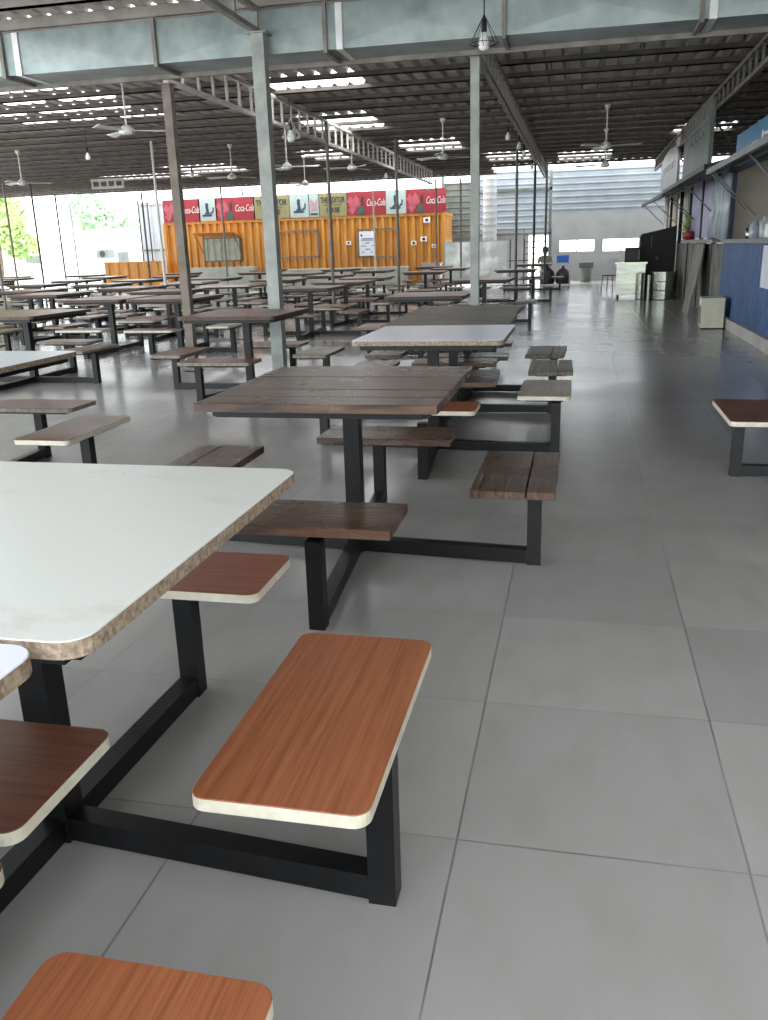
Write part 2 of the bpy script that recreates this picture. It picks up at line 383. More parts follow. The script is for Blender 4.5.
POLES = [(335, 325, 'pole', 'thin grey pole standing between the thick column and the notice on the container'),
         (399.6, 312, 'pole', 'thin grey pole before the right window of the orange container'),
         (515, 303, 'pole', 'thin grey pole at the aisle edge, nearest of the three together'),
         (532.5, 300, 'pole_dark', 'thin dark pole at the aisle edge, middle of the three together'),
         (544, 293, 'pole_dark', 'thin dark pole at the aisle edge, farthest of the three together'),
         (9, 330, 'pole', 'thin grey pole at the left edge of the picture'),
         (21, 305, 'pole', 'thin grey pole second from the left edge of the picture'),
         (47, 305, 'pole_dark', 'thin dark pole third from the left, before the green tree'),
         (68.5, 298, 'pole_dark', 'thin dark pole fourth from the left, before the bright yard'),
         (81, 292, 'pole', 'thin pole fifth from the left, before the bright yard'),
         (147, 291, 'pole_dark', 'dark pole left of the container, leftmost of its close cluster'),
         (152, 296, 'pole_dark', 'dark pole left of the container, second of its close cluster'),
         (156, 290, 'pole_dark', 'dark pole left of the container, third of its close cluster'),
         (169, 322, 'pole_white', 'white pole in front of the left end of the orange container'),
         (376, 290, 'pole_white', 'white pole beside the notice on the orange container'),
         (437, 290, 'pole', 'thin pole before the right end of the orange container'),
         (461, 289, 'pole', 'thin pole behind the pale partition beside the middle column'),
         (229, 296, 'pole', 'thin pole right of the awning window on the orange container')]
for px, py, m, lab in POLES:
    p = atZ(px, py, 0); t = thing('roof_pole', lab, 'pole', (p.x, p.y, 0))
    top = 3.74 if p.y < 29.3 else 3.6
    MB().tube((0, 0, 0), (0, 0, top), .033 if m != 'pole_white' else .028, 8).build('shaft', m, t)
    MB().bounds(-.07, .07, -.07, .07, 0, .01).build('base_plate', 'iron', t)

# air duct along the step in the roof
d = thing('air_duct', 'long galvanised rectangular air duct hung along the roof edge', 'duct', (0, 0, 0))
DX = [-26, -14, -10.1, -8.25, -6.4, -4.55, -2.65, -.82, 1.03, 2.9, 6.4]
dz0, dz1, dyn, dyf = 3.42, 3.84, 9.52, 10.06
for a, b in zip(DX[:-1], DX[1:]):
    m = MB(); e = .004; n = 6
    # slightly dented cross-broken panel
    P = []; 
    m.bounds(a+e, b-e, dyn, dyf, dz0, dz1)
    xm, zm = (a+b)/2, (dz0+dz1)/2
    m.add([(a+e, dyn-.001, dz0), (b-e, dyn-.001, dz0), (b-e, dyn-.001, dz1), (a+e, dyn-.001, dz1), (xm, dyn-.008, zm)], [(0,1,4),(1,2,4),(2,3,4),(3,0,4)])
    m.build('duct_section', 'duct', d)
for x in DX[1:-1]:
    m = MB(); m.bounds(x-.02, x+.02, dyn-.035, dyf+.035, dz0-.035, dz1+.02); fl_ = m.build('flange', 'truss', d)
for x in (-6.22, -2.5, 1.13):
    MB().bounds(x-.035, x+.035, dyn-.02, dyf+.01, dz0-.01, dz1+.005).build('tape_joint', 'foil', d)
MB().bounds(-26, 6.4, dyf+.0, dyf+.05, dz0-.05, dz0+.02).build('support_rail', 'truss', d)
MB().bounds(-26, 6.4, dyn-.02, dyf, dz1, dz1+.018).build('top_flange', 'truss', d)

# ------------------------------------------------------------------ canteen tables
ZT, ZS = .83, .42
cache = {}
def cached(key, fn):
    if key not in cache: cache[key] = fn()
    return cache[key]
TW, TL = 1.06, 1.18
def top_mesh(style):
    mb = MB()
    if style in ('plank', 'greyplank'):
        n = 6; g_ = .006; w = (TL-g_*(n-1))/n; y = -TL/2; rr = random.Random(3)
        for i in range(n):
            mb.plate(rr.uniform(-.004, .004), y+w/2, TW, w, ZT-.038, ZT-rr.uniform(0, .002), .003, .002, 0, 0, 2); y += w+g_
        return mb.mesh('tabletop', 'plank_x' if style == 'plank' else 'grey_x')
    mats = {'white': ('lam_white', 'edge_raw'), 'blue': ('lam_blue', 'edge_raw'), 'brown': ('brown_x', 'edge_dark'), 'orange': ('red_x', 'edge_white')}[style]
    mb.plate(0, 0, TW, TL, ZT-.034, ZT, .055, .002)
    return mb.mesh('tabletop', mats)
def seat_mesh(style):   # long axis along x
    mb = MB(); L_, W = .77, .37
    if style in ('plank', 'greyplank'):
        mb.plate(0, .065, L_, .24, ZS-.036, ZS, .004, .003, 0, 0, 2); mb.plate(.004, -.122, L_-.01, .122, ZS-.036, ZS-.001, .004, .003, 0, 0, 2)
        return mb.mesh('seat', 'plank_x' if style == 'plank' else 'grey_x')
    if style == 'plank1':
        mb.plate(0, 0, L_, W, ZS-.036, ZS, .004, .003, 0, 0, 2); return mb.mesh('seat', 'plank_x')
    mb.plate(0, 0, L_, W, ZS-.03, ZS, .035, .002)
    return mb.mesh('seat', {'orange': ('orange_x', 'edge_white'), 'brown': ('brown_x', 'edge_grey'), 'brownw': ('brown_x', 'edge_white'), 'redg': ('red_x', 'edge_grey'), 'red': ('red_x', 'edge_white'),
                            'tan': ('tan_laminate_x', 'edge_white'), 'white': ('lam_blue', 'edge_white')}[style])
MAT['tan_laminate_x'] = wood('tan_wood_laminate', (112, 100, 76), (136, 124, 98), 'x', .36)
def canteen_table(x, y, rot, top, seats, label, skew=.08, group=None, arms=(.87, .87, .87, .87), rsk=0, fo=(0, 0), ss=(0, 0), skip=()):
    t = thing('canteen_table', label, 'table', (x, y, 0), rot, group)
    inst('tabletop', cached(('top', top), lambda: top_mesh(top)), t)
    def uf():
        m = MB(); a, b = .46, .52
        for q in (-1, 1):
            m.bounds(-a, a, q*b-.02, q*b+.02, ZT-.07, ZT-.0385); m.bounds(q*a-.02, q*a+.02, -b, b, ZT-.069, ZT-.0385)
        m.bounds(-a, a, -.03, .03, ZT-.069, ZT-.0385); m.bounds(-.03, .03, -b, b, ZT-.0695, ZT-.0385)
        return m.mesh('under_frame', 'iron')
    inst('under_frame', cached('uf', uf), t)
    inst('post', cached('post', lambda: MB().bounds(-.038, .038, -.038, .038, .0, ZT-.07).mesh('post', 'iron')), t, (fo[0], fo[1], 0))
    for i, st in enumerate(seats):
        if st is None: continue
        a = -PI/2+i*PI/2                      # front (towards camera), right, back, left
        sk = skew if i % 2 == 0 else rsk; arm = arms[i]
        leg_a = a+sk
        c, s = math.cos(leg_a), math.sin(leg_a)
        inst('beam', cached(('beam', arm), lambda: MB().bounds(.038, arm-.03, -.03, .03, .008, .072).mesh('beam', 'iron')), t, (fo[0], fo[1], 0), leg_a)
        inst('leg', cached('leg', lambda: MB().bounds(-.032, .032, -.032, .032, 0, ZS-.05).mesh('leg', 'iron')), t, (fo[0]+arm*c, fo[1]+arm*s, 0), a)
        k = .80; px, py = k*math.cos(a)+ss[0], k*math.sin(a)+ss[1]
        lat = -.0
        so = inst('seat', cached(('seat', st), lambda: seat_mesh(st)), t, (px, py, 0), a+PI/2)
        inst('seat_bracket', cached('br', lambda: MB().bounds(-.3, .3, -.13, .13, ZS-.052, ZS-.0365).mesh('seat_bracket', 'iron')), so)
    return t
CT = canteen_table
# aisle row, nearest first (front, right, back, left seats)
CT(-1.378, .548, 0, 'blue', ('brownw', 'orange', 'brownw', 'brownw'), 'bluish-white laminate canteen table cut off at the left edge, nearest the camera')
CT(-1.32, 1.745, 0, 'white', ('brownw', 'orange', 'red', 'brownw'), 'large cream-white laminate canteen table with raw chipped edge and orange seats, left foreground', -.03, None, (.87, .88, .76, .9), -.08, (.05, -.07), (-.02, -.03))
CT(-1.075, 3.99, 0, 'plank', ('plank1', 'plank', 'plank', 'plank'), 'dark wooden plank canteen table behind the big white one', .08, None, (.92, .88, .85, .87), -.08, (.03, -.06), (.02, -.005))
CT(-1.02, 6.45, 0, 'blue', ('orange', 'tan', 'plank', 'plank'), 'bluish-white laminate canteen table behind the dark plank table', .08, None, (.86, .89, .87, .87), -.09, (0, -.26))
CT(-1.08, 7.66, .02, 'greyplank', ('plank', 'greyplank', 'plank', 'plank'), 'weathered plank canteen table close behind the bluish-white table', -.06, ss=(.06, 0))
CT(-1.10, 8.82, -.02, 'greyplank', ('plank', 'greyplank', 'plank', 'plank'), 'weathered plank canteen table in front of the slim middle column', .09)
rowA = [(-1.98, 11.85, 'brown'), (-1.78, 16.9, 'brown'), (-1.6, 22.9, 'brown'), (-1.5, 28.6, 'brown')]
rowB = [(-3.88, 4.78, 'blue'), (-3.48, 8.75, 'brown'), (-4.62, 14.85, 'brown'), (-4.6, 17.2, 'brown'), (-4.65, 19.3, 'brown'),
        (-3.95, 22.9, 'brown'), (-3.7, 25.8, 'brown'), (-4.6, 28.3, 'brown')]
rowC = [(-6.45, 9.3, 'brown'), (-5.95, 12.35, 'brown'), (-6.9, 17.0, 'orange'), (-6.75, 19.4, 'brown'), (-6.2, 21.7, 'brown'),
        (-5.9, 25.3, 'brown'), (-7.6, 28.0, 'brown')]
rowD = [(-7.15, 12.5, 'brown'), (-7.3, 14.8, 'brown'), (-8.95, 16.6, 'brown'), (-8.85, 19.2, 'orange'), (-9.2, 21.5, 'brown'), (-7.7, 24.2, 'brown'),
        (-9.9, 26.6, 'brown'), (-10.6, 29.4, 'brown')]
rowE = [(-9.3, 11.6, 'brown'), (-9.4, 14.4, 'brown'), (-11.0, 16.1, 'brown'), (-11.0, 19.0, 'brown'), (-11.4, 21.6, 'brown'), (-11.8, 24.6, 'brown'), (-13.2, 28.0, 'brown')]
rowF = [(-11.9, 14.0, 'brown'), (-13.1, 16.9, 'brown'), (-13.1, 19.6, 'brown'), (-13.9, 22.6, 'brown'), (-14.8, 25.7, 'brown'), (-17.3, 28.8, 'brown')]
rowG = [(-15.2, 18.6, 'brown'), (-15.6, 20.9, 'brown'), (-17.4, 23.6, 'brown'), (-18.6, 26.4, 'brown'), (-20.6, 29.2, 'brown')]
rr = random.Random(11)
WORD = {'brown': 'brown laminate', 'orange': 'reddish laminate', 'blue': 'bluish-white laminate'}
for row, where in ((rowA, 'in the aisle row beyond the slim column'), (rowB, 'in the second row from the aisle'),
                   (rowC, 'in the third row from the aisle'), (rowD, 'in the fourth row from the aisle'),
                   (rowE, 'in the fifth row from the aisle'), (rowF, 'in the sixth row from the aisle'), (rowG, 'in the outermost row at the left')):
    for i, (x, y, st) in enumerate(row):
        pal = ['brown', 'brown', 'redg', 'brownw']
        if row is rowA: pal = ['plank', 'brown', 'greyplank']
        seats = [rr.choice(pal) for _ in range(4)]
        sk = rr.uniform(-.12, .12); ro = rr.uniform(-.05, .05)
        if row is rowB and i == 0: seats = ['brownw', 'brownw', 'brown', 'brown']; ro = 0; sk = .05
        if row is rowC and i == 1: seats[3] = None
        if row is rowD and i == 0: seats[1] = None
        if row is rowB and i == 1: y += .1; ro = 0; sk = -.25; seats = ['brown', 'brown', 'brown', 'brown']
        CT(x, y, ro, st, seats, '%s canteen table, %s from the camera %s' % (WORD[st], ORD[i], where), sk)
CT(1.87, 5.62, 0, 'brown', ('brownw', 'brownw', 'brownw', 'brownw'), 'brown canteen table with white-edged seats cut by the right edge of the picture', -.03)

# ------------------------------------------------------------------ far end: orange container and its banners
CY = 34.0; CX0, CX1, CZ = -16.6, -5.15, 2.68
c = thing('container', 'long orange corrugated shipping container across the far end', 'container', ((CX0+CX1)/2, CY, 0))
ox = (CX0+CX1)/2
def corr(x0, x1, z0, z1, y, per=.28, dep=.05, skip=()):
    m = MB(); n = int((x1-x0)/per); prof = ((0, 0), (.35, 0), (.5, 1), (.85, 1))
    xs = [(x0+(i+a)*(x1-x0)/n, b*dep) for i in range(n) for a, b in prof]+[(x1, 0)]
    P = []
    for x, d_ in xs: P += [(x, y+d_, z0), (x, y+d_, z1)]
    m.add(P, [(2*i, 2*i+2, 2*i+3, 2*i+1) for i in range(len(xs)-1)])
    return m
w = corr(CX0-ox, CX1-ox, .1, CZ-.1, 0, .3, .09); w.bounds(CX0-ox+.01, CX1-ox-.01, .1, 2.4, .1, CZ-.1); w.build('corrugated_side', 'orange', c)
MB().bounds(CX0-ox-.03, CX1-ox+.03, -.03, 2.44, CZ-.1, CZ).build('top_rail', 'orange', c)
MB().bounds(CX0-ox-.03, CX1-ox+.03, -.03, 2.44, 0, .12).build('bottom_rail', 'brown_steel', c)
for q in (CX0-ox, CX1-ox): MB().bounds(q-.06, q+.06, -.045, .1, 0, CZ-.05).build('corner_post', 'orange', c)
def win_frame(x0, x1, z0, z1, label=None):
    m = MB(); t_ = .05
    for a, b, e, f_ in ((x0, x1, z1-t_, z1), (x0, x1, z0, z0+t_), (x0, x0+t_, z0, z1), (x1-t_, x1, z0, z1)): m.bounds(a, b, -.05, -.0, e, f_)
    return m.build('window_frame', 'brown_steel', c)
def cx(px, py): p = atY(px, py, CY); return p.x-ox, p.z
wx0, wz1 = cx(203, 238); wx1, wz0 = cx(242, 261)
win_frame(wx0, wx1, wz0, wz1)
corr(wx0+.05, wx1-.05, wz0+.05, wz1-.05, -.035, .3, .03).build('grey_shutter', 'ledge', c)
fl_ = MB(); fl_.add([(wx0-.05, -.02, wz1+.05), (wx1+.05, -.02, wz1+.05), (wx1+.05, -.9, wz1+.16), (wx0-.05, -.9, wz1+.16), (wx0-.05, -.02, wz1+.09), (wx1+.05, -.02, wz1+.09), (wx1+.05, -.9, wz1+.2), (wx0-.05, -.9, wz1+.2)],
        [(0,1,2,3),(7,6,5,4),(0,4,5,1),(1,5,6,2),(2,6,7,3),(3,7,4,0)]); fo = fl_.build('awning_flap', 'orange', c)
for q in (wx0-.02, wx1+.02): MB().tube((q, -.82, wz1+.14), (q, -.02, wz0+.35), .014, 6).build('flap_strut', 'iron', fo)
x0, z1 = cx(278, 231); x1, z0 = cx(320, 257); win_frame(x0, x1, z0, z1)
x0, z1 = cx(357, 229); x1, z0 = cx(400, 257); win_frame(x0, x1, z0, z1)
for px, py, s_ in ((427, 220, .16), (349, 243, .12), (414, 243, .13), (424, 239, .15), (434, 246, .1)):
    a, z_ = cx(px, py); m = MB().bounds(a-s_*.8, a+s_*.8, -.07, 0, z_-s_*.6, z_+s_*.6); m.bounds(a-s_*.35, a+s_*.35, -.08, -.06, z_-s_*.3, z_+s_*.3, 1)
    m.build('wall_box', ['white', 'black'], c)

# text helper (flat lettering as mesh)
def text_mesh(txt, size, shear=0, extrude=.004, mat='letter', bold=0):
    cu = bpy.data.curves.new('lettering', 'FONT'); cu.body = txt; cu.size = size; cu.shear = shear; cu.extrude = extrude; cu.offset = bold
    cu.align_x = 'CENTER'; cu.align_y = 'CENTER'; cu.resolution_u = 3
    o = bpy.data.objects.new('lettering_tmp', cu); COL.objects.link(o)
    dg = bpy.context.evaluated_depsgraph_get(); me = bpy.data.meshes.new_from_object(o.evaluated_get(dg))
    bpy.data.objects.remove(o); me.materials.clear(); me.materials.append(MAT[mat]); return me
def lettering(txt, size, parent, loc, mat='letter', shear=0, rz=0, sx=1, bold=0):
    o = bpy.data.objects.new('lettering', text_mesh(txt, size, shear, mat=mat, bold=bold)); COL.objects.link(o)
    o.parent = parent; o.location = loc; o.rotation_euler = (PI/2, 0, rz); o.scale = (sx, 1, 1); return o
def blob(cx_, cz_, pts): return [(cx_+a, cz_+b) for a, b in pts]
BY = 33.93
def banner(px0, px1, pyt, pyb, kind, label):
    a = atY(px0, pyb, BY); b = atY(px1, pyt, BY)
    x0, x1 = a.x, b.x; z0, z1 = CZ+.0, CZ+.86
    w_, h_ = x1-x0, z1-z0
    t = thing('banner_panel', label, 'banner', ((x0+x1)/2, BY, z0), 0, None)
    MB().bounds(-w_/2, w_/2, 0, .04, 0, h_).build('panel', {'red': 'red', 'redr': 'red', 'white': 'bwhite', 'khaki': 'khaki', 'mauve': 'bwhite'}[kind], t)
    y = -.012
    if kind in ('red', 'redr'):
        m = MB()   # faded bottle and ribbon shapes at the left of the panel
        for k_, (u, v, s_) in enumerate(((-.40, .60, .16), (-.32, .42, .2), (-.26, .66, .15), (-.36, .24, .17), (-.2, .5, .12))):
            m.prism([(u*w_+s_*math.cos(q*PI/4)*(.6 if q % 2 else 1.0), v*h_+1.2*s_*math.sin(q*PI/4)*(.55 if q % 2 else 1)) for q in range(8)], 'y', y+.002*k_*.5, .001)
        m.build('pink_motif', 'pink', t)
        MB().prism([(-.24*w_, .02), (-.04*w_, .02), (-.07*w_, .3*h_), (-.13*w_, .42*h_), (-.2*w_, .3*h_)], 'y', y, .001).build('green_motif', 'dgreen', t)
        MB().prism([(-.13*w_, .42*h_), (-.09*w_, .42*h_), (-.06*w_, .72*h_), (-.1*w_, .8*h_), (-.14*w_, .62*h_)], 'y', y-.002, .001).build('dark_motif', 'inkblack', t)
        lettering('Coca-Cola', .36, t, (.24*w_, y, .5*h_), 'letter', .35, sx=.5*w_/1.62)
    elif kind == 'white':
        m = MB(); k_ = .3
        m.tube((-.02, -.012, .72*h_), (-.02, .001, .72*h_), .065, 12)
        m.prism(blob(0, .34*h_, ((-.09, .28), (.03, .3), (.05, .05), (.12, -.04), (-.16, -.04), (-.06, .05))), 'y', y, .001)
        m.prism(blob(.14, .42*h_, ((-.02, -.12), (.1, -.05), (.14, .12), (.08, .17), (.07, .02), (-.02, -.05))), 'y', y, .001)
        m.prism(blob(-.05, .2*h_, ((-.16, 0), (.2, 0), (.24, .07), (-.2, .07))), 'y', y, .001)
        m.build('dark_emblem', 'ink', t)
    elif kind == 'khaki':
        lettering('THE EDITOR', .3, t, (0, y, .68*h_), 'inkblack', sx=.86*w_/1.72, bold=.006)
        lettering('HOUSE', .24, t, (0, y, .26*h_), 'inkblack', sx=.6*w_/1.0, bold=.006)
        MB().bounds(-.3*w_, .3*w_, y, .001, .47*h_, .49*h_).build('rule_line', 'inkblack', t)
    else:
        m = MB(); m.prism([(-.3*w_, .25*h_), (.3*w_, .25*h_), (.36*w_, .8*h_), (.05*w_, .6*h_), (-.36*w_, .82*h_)], 'y', y, .001).build('mauve_motif', 'mauve', t)
        MB().bounds(-.34*w_, .34*w_, y, .001, .08*h_, .16*h_).build('caption_strip', 'inkblack', t)
    return t
for px0, px1, kind, lab in ((164, 199, 'red', 'red cola banner at the left end above the orange container'),
                            (199.3, 216, 'white', 'pale banner with dark emblem, leftmost, next to the red one'),
                            (216.3, 254, 'red', 'red cola banner just left of the thick pale column'),
                            (254.3, 289.5, 'khaki', 'khaki lettered banner behind the thick pale column'),
                            (290, 309, 'white', 'pale banner with dark emblem right of the thick column'),
                            (309.3, 319, 'mauve', 'narrow pale banner with mauve motif beside the right khaki banner'),
                            (319.3, 347, 'khaki', 'khaki lettered banner behind the thin grey pole'),
                            (347.3, 386, 'red', 'red cola banner above the notice on the container'),
                            (386.3, 406, 'white', 'pale banner with dark emblem between the two right red banners'),
                            (406.3, 446, 'red', 'red cola banner at the right end above the orange container')):
    banner(px0, px1, 200, 220, kind, lab)
a = atY(359.5, 256, 33.9); b = atY(374.5, 231, 33.9)
t = thing('notice_board', 'white notice sheet hung on the right window of the orange container', 'notice', ((a.x+b.x)/2, 33.925, a.z))
w_, h_ = b.x-a.x, b.z-a.z
MB().bounds(-w_/2, w_/2, 0, .02, 0, h_).build('sheet', 'paper', t)
m = MB(); m.bounds(-.4*w_, -.28*w_, -.006, 0, .8*h_, .88*h_)
for zz, lo, hi in ((.70, -.38, .38), (.64, -.38, .4), (.52, -.12, .14), (.40, -.4, -.05), (.4, .28, .42), (.27, -.12, .2), (.15, -.33, -.2), (.15, .2, .33)): m.bounds(lo*w_, hi*w_, -.006, 0, (zz-.012)*h_, (zz+.014)*h_)
m.build('printed_lines', 'inkblack', t)

# low ledges in front of the container
a = atY(262, 270, 32.6); b = atY(408, 265, 32.6)
m = MB(); m.bounds(a.x, b.x, 32.45, 32.75, 0, a.z-.06); m.bounds(a.x-.03, b.x+.03, 32.4, 32.8, a.z-.06, a.z)
tag(m.build('low_ledge', 'ledge'), 'long grey-green low ledge in front of the orange container', 'ledge')
a = atY(190, 268, 32.6); b = atY(255, 270, 32.6)
m = MB(); m.bounds(a.x, b.x, 32.45, 32.75, 0, a.z-.06); m.bounds(a.x-.03, b.x+.03, 32.4, 32.8, a.z-.06, a.z)
tag(m.build('low_ledge', 'ledge'), 'short grey-green low ledge below the awning window of the container', 'ledge')
a = atY(423, 263, 33.2); b = atY(441, 283, 33.2)
m = MB(); m.bounds(a.x, b.x, 33.0, 33.5, 0, a.z-.04); m.bounds(a.x-.03, b.x+.03, 32.97, 33.53, a.z-.04, a.z)
tag(m.build('side_cabinet', 'palegrey'), 'small pale cabinet at the right end of the orange container', 'cabinet')
# orange low barrier at the left
a = atY(106, 277, 33.0); b = atY(163, 262, 33.0)
t = thing('barrier_wall', 'low orange corrugated barrier left of the container', 'barrier', (a.x, 33, 0))
mm = corr(0, b.x-a.x, .05, b.z, 0, .4, .04); mm.bounds(0, b.x-a.x, .05, .12, .05, b.z); mm.build('panel', 'orange', t)
MB().bounds(-.02, b.x-a.x+.02, -.03, .15, b.z, b.z+.05).build('top_rail', 'orange', t)
MB().bounds(-.02, b.x-a.x+.02, -.03, .15, 0, .05).build('bottom_rail', 'brown_steel', t)
# pale ribbed cabin left of the container
a = atY(138, 200, 36); b = atY(163, 200, 36)
t = thing('site_cabin', 'pale grey ribbed cabin beside the left end of the container', 'cabin', (a.x, 36, 0))
W_ = b.x-a.x
m = corr(0, W_, .1, 3.5, 0, .3, .03); m.bounds(.01, W_-.01, .04, 2.3, .1, 3.5); m.build('ribbed_wall', 'lightwall', t)
MB().bounds(-.05, W_+.05, -.06, 2.35, 3.5, 3.6).build('roof_slab', 'palegrey', t)
MB().bounds(0, W_, -.02, 2.3, 0, .1).build('plinth', 'concrete', t)
MB().bounds(.05, W_-.05, -.04, 0, 1.6, 1.68).build('rail', 'greyboard', t)

# ------------------------------------------------------------------ far right end walls
WY = 36.0
def wall_with_holes(x0, x1, z0, z1, holes, y0, y1):
    m = MB(); xs = sorted({x0, x1} | {v for h in holes for v in h[:2]}); zs = sorted({z0, z1} | {v for h in holes for v in h[2:]})
    for i in range(len(xs)-1):
        for j in range(len(zs)-1):
            xc, zc = (xs[i]+xs[i+1])/2, (zs[j]+zs[j+1])/2
            if not any(h[0] < xc < h[1] and h[2] < zc < h[3] for h in holes): m.bounds(xs[i], xs[i+1], y0, y1, zs[j], zs[j+1])
    return m
HO = [(-.88, .52, 1.06, 1.56), (.78, 2.2, 1.04, 1.56)]
struct(wall_with_holes(-1.16, 6.4, 0, 2.5, HO, WY, WY+.12).build('wall_back', 'palegrey'))
for i, h in enumerate(HO):
    m = MB(); t_ = .035
    for q in ((h[0], h[1], h[2], h[2]+t_), (h[0], h[1], h[3]-t_, h[3]), (h[0], h[0]+t_, h[2], h[3]), (h[1]-t_, h[1], h[2], h[3]), ((h[0]+h[1])/2-.02, (h[0]+h[1])/2+.02, h[2], h[3])):
        m.bounds(q[0], q[1], WY+.03, WY+.09, q[2], q[3])
    o = struct(m.build('window_%d' % (101+i), 'palegrey'))
    MB().bounds(h[0]+.03, h[1]-.03, WY+.055, WY+.061, h[2]+.03, h[3]-.03).build('pane', 'glass', o)
def hribs(x0, x1, z0, z1, y, per=.22, dep=.045):
    m = MB(); n = int((z1-z0)/per); P = []
    zs = [(z0+(i+a)*(z1-z0)/n, b*dep) for i in range(n) for a, b in ((0, 0), (.6, 0), (.75, 1), (.88, 1))]+[(z1, 0)]
    for z, d_ in zs: P += [(x0, y-d_, z), (x1, y-d_, z)]
    m.add(P, [(2*i, 2*i+1, 2*i+3, 2*i+2) for i in range(len(zs)-1)]); m.bounds(x0, x1, y+.006, y+.08, z0, z1); return m
struct(hribs(-1.16, 6.4, 2.5, 4.12, WY+.05).build('wall_back_upper', 'lightwall'))
struct(hribs(-4.15, -1.16, 1.85, 4.22, WY+.7).build('wall_back_left', 'lightwall'))
struct(hribs(-5.6, -4.15, 1.6, 3.9, WY+1.0).build('wall_back_corner', 'greyboard'))
m = MB(); m.bounds(-4.1, -1.2, WY+.55, WY+.66, 3.45, 3.55); m.bounds(-5.6, -1.2, WY+.55, WY+.66, 1.78, 1.86)
for q in (-5.55, -4.2, -1.25): m.bounds(q-.05, q+.05, WY+.55, WY+.66, 0, 4.1)
struct(m.build('trim_60', 'greyboard'))
struct(MB().bounds(-4.15, -2.1, WY+.75, WY+.85, 0, 1.8).build('wall_back_lower', 'palegrey'))
# ladder-like rack, pale tank pipe, partition
p = atY(489, 200, 35.2)
m = MB()
prof = []
z = 0.0
while z < 3.95: prof += [(.27, z), (.285, z+.03), (.27, z+.06)]; z += .24
m.lathe((p.x, 35.6, 0), prof, 20)
tag(m.build('tank_pipe', 'palegrey', smooth=True), 'tall white ribbed pipe standing at the back wall behind the middle column', 'pipe')
a = atY(524, 238, 35.4); b = atY(550, 280, 35.4)
t = thing('wall_rack', 'grey metal rack of rails by the back wall behind the seated person', 'rack', (a.x, 35.4, 0))
for i in range(7): MB().bounds(0, b.x-a.x, -.02, .02, .35+i*.23, .385+i*.23).build('rail', 'greyboard', t)
for q in (0, b.x-a.x): MB().bounds(q-.02, q+.02, -.03, .03, 0, 2.0).build('upright', 'greyboard', t)
a = atY(444.5, 243, 33); b = atY(507.5, 243, 33)
t = thing('partition_panel', 'pale smudged metal partition behind the slim middle column', 'partition', ((a.x+b.x)/2, 33, 0))
w_ = b.x-a.x
MB().bounds(-w_/2, w_/2, 0, .05, .06, a.z).build('panel', 'smudge', t)
for q in (-w_/2, w_/2): MB().bounds(q-.025, q+.025, -.02, .07, 0, a.z+.02).build('edge_post', 'palegrey', t)
MB().bounds(-w_/2, w_/2, -.015, .065, a.z, a.z+.03).build('top_rail', 'palegrey', t)
for px, lab in ((510, 'left'), (524, 'right')):
    p = atY(px, 262, 33.4)
    m = MB().tube((p.x, 33.4, 0), (p.x, 33.4, 1.62), .025, 8); m.tube((p.x-.25, 33.4, .85), (p.x+.25, 33.4, .85), .02, 6); m.bounds(p.x-.12, p.x+.12, 33.3, 33.5, 0, .03)
    tag(m.build('steel_stand', 'pole_dark'), 'thin dark stand right of the pale partition, %s of the two' % lab, 'stand')

# side table with crate, bags, person
a = atY(541, 263, 31.5); b = atY(570, 263, 31.5); zt = a.z
t = thing('service_table', 'pale topped service table at the end of the aisle under the blue crate', 'table', ((a.x+b.x)/2, 31.5, 0))
w_ = b.x-a.x
MB().bounds(-w_/2, w_/2, -.25, .25, zt-.03, zt).build('tabletop', 'palegrey', t)
for q in (-1, 1):
    for r_ in (-1, 1): MB().bounds(q*w_/2-.02-.0*q, q*w_/2+.02, r_*.22-.02, r_*.22+.02, 0, zt-.03).build('leg', 'palegrey', t)
MB().bounds(-w_/2, w_/2, -.24, .24, .06, .08).build('lower_shelf', 'palegrey', t)
cr = thing('plastic_crate', 'blue plastic crate on the pale service table', 'crate', ((a.x+b.x)/2+.25, 31.5, zt))
m = MB(); W2, D2, H2 = .4, .3, .23
m.bounds(-W2/2, W2/2, -D2/2, D2/2, 0, .02); m.bounds(-W2/2, W2/2, -D2/2, -D2/2+.02, .02, H2); m.bounds(-W2/2, W2/2, D2/2-.02, D2/2, .02, H2); m.bounds(-W2/2, -W2/2+.02, -D2/2+.02, D2/2-.02, .02, H2); m.bounds(W2/2-.02, W2/2, -D2/2+.02, D2/2-.02, .02, H2)
m.build('box', 'crate', cr); m = MB()
for q in (-1, 1): m.bounds(-W2/2-.012, W2/2+.012, q*D2/2-.015, q*D2/2+.015, H2-.03, H2+.006); m.bounds(q*W2/2-.012, q*W2/2+.012, -D2/2, D2/2, H2-.03, H2+.006)
m.build('rim', 'crate', cr)
def bag(x, y, z, s, label):
    prof = [(s*.5, 0), (s*.58, s*.1), (s*.62, s*.5), (s*.55, s*.9), (s*.3, s*1.15), (s*.1, s*1.25), (s*.14, s*1.4)]
    tag(MB().lathe((x, y, z), prof, 12).build('rubbish_bag', 'navy', smooth=True), label, 'bag')
bag((a.x+b.x)/2-.27, 31.45, .08, .44, 'dark bag under the service table, left of the two')
bag((a.x+b.x)/2+.27, 31.45, .08, .42, 'dark bag under the service table, right of the two')

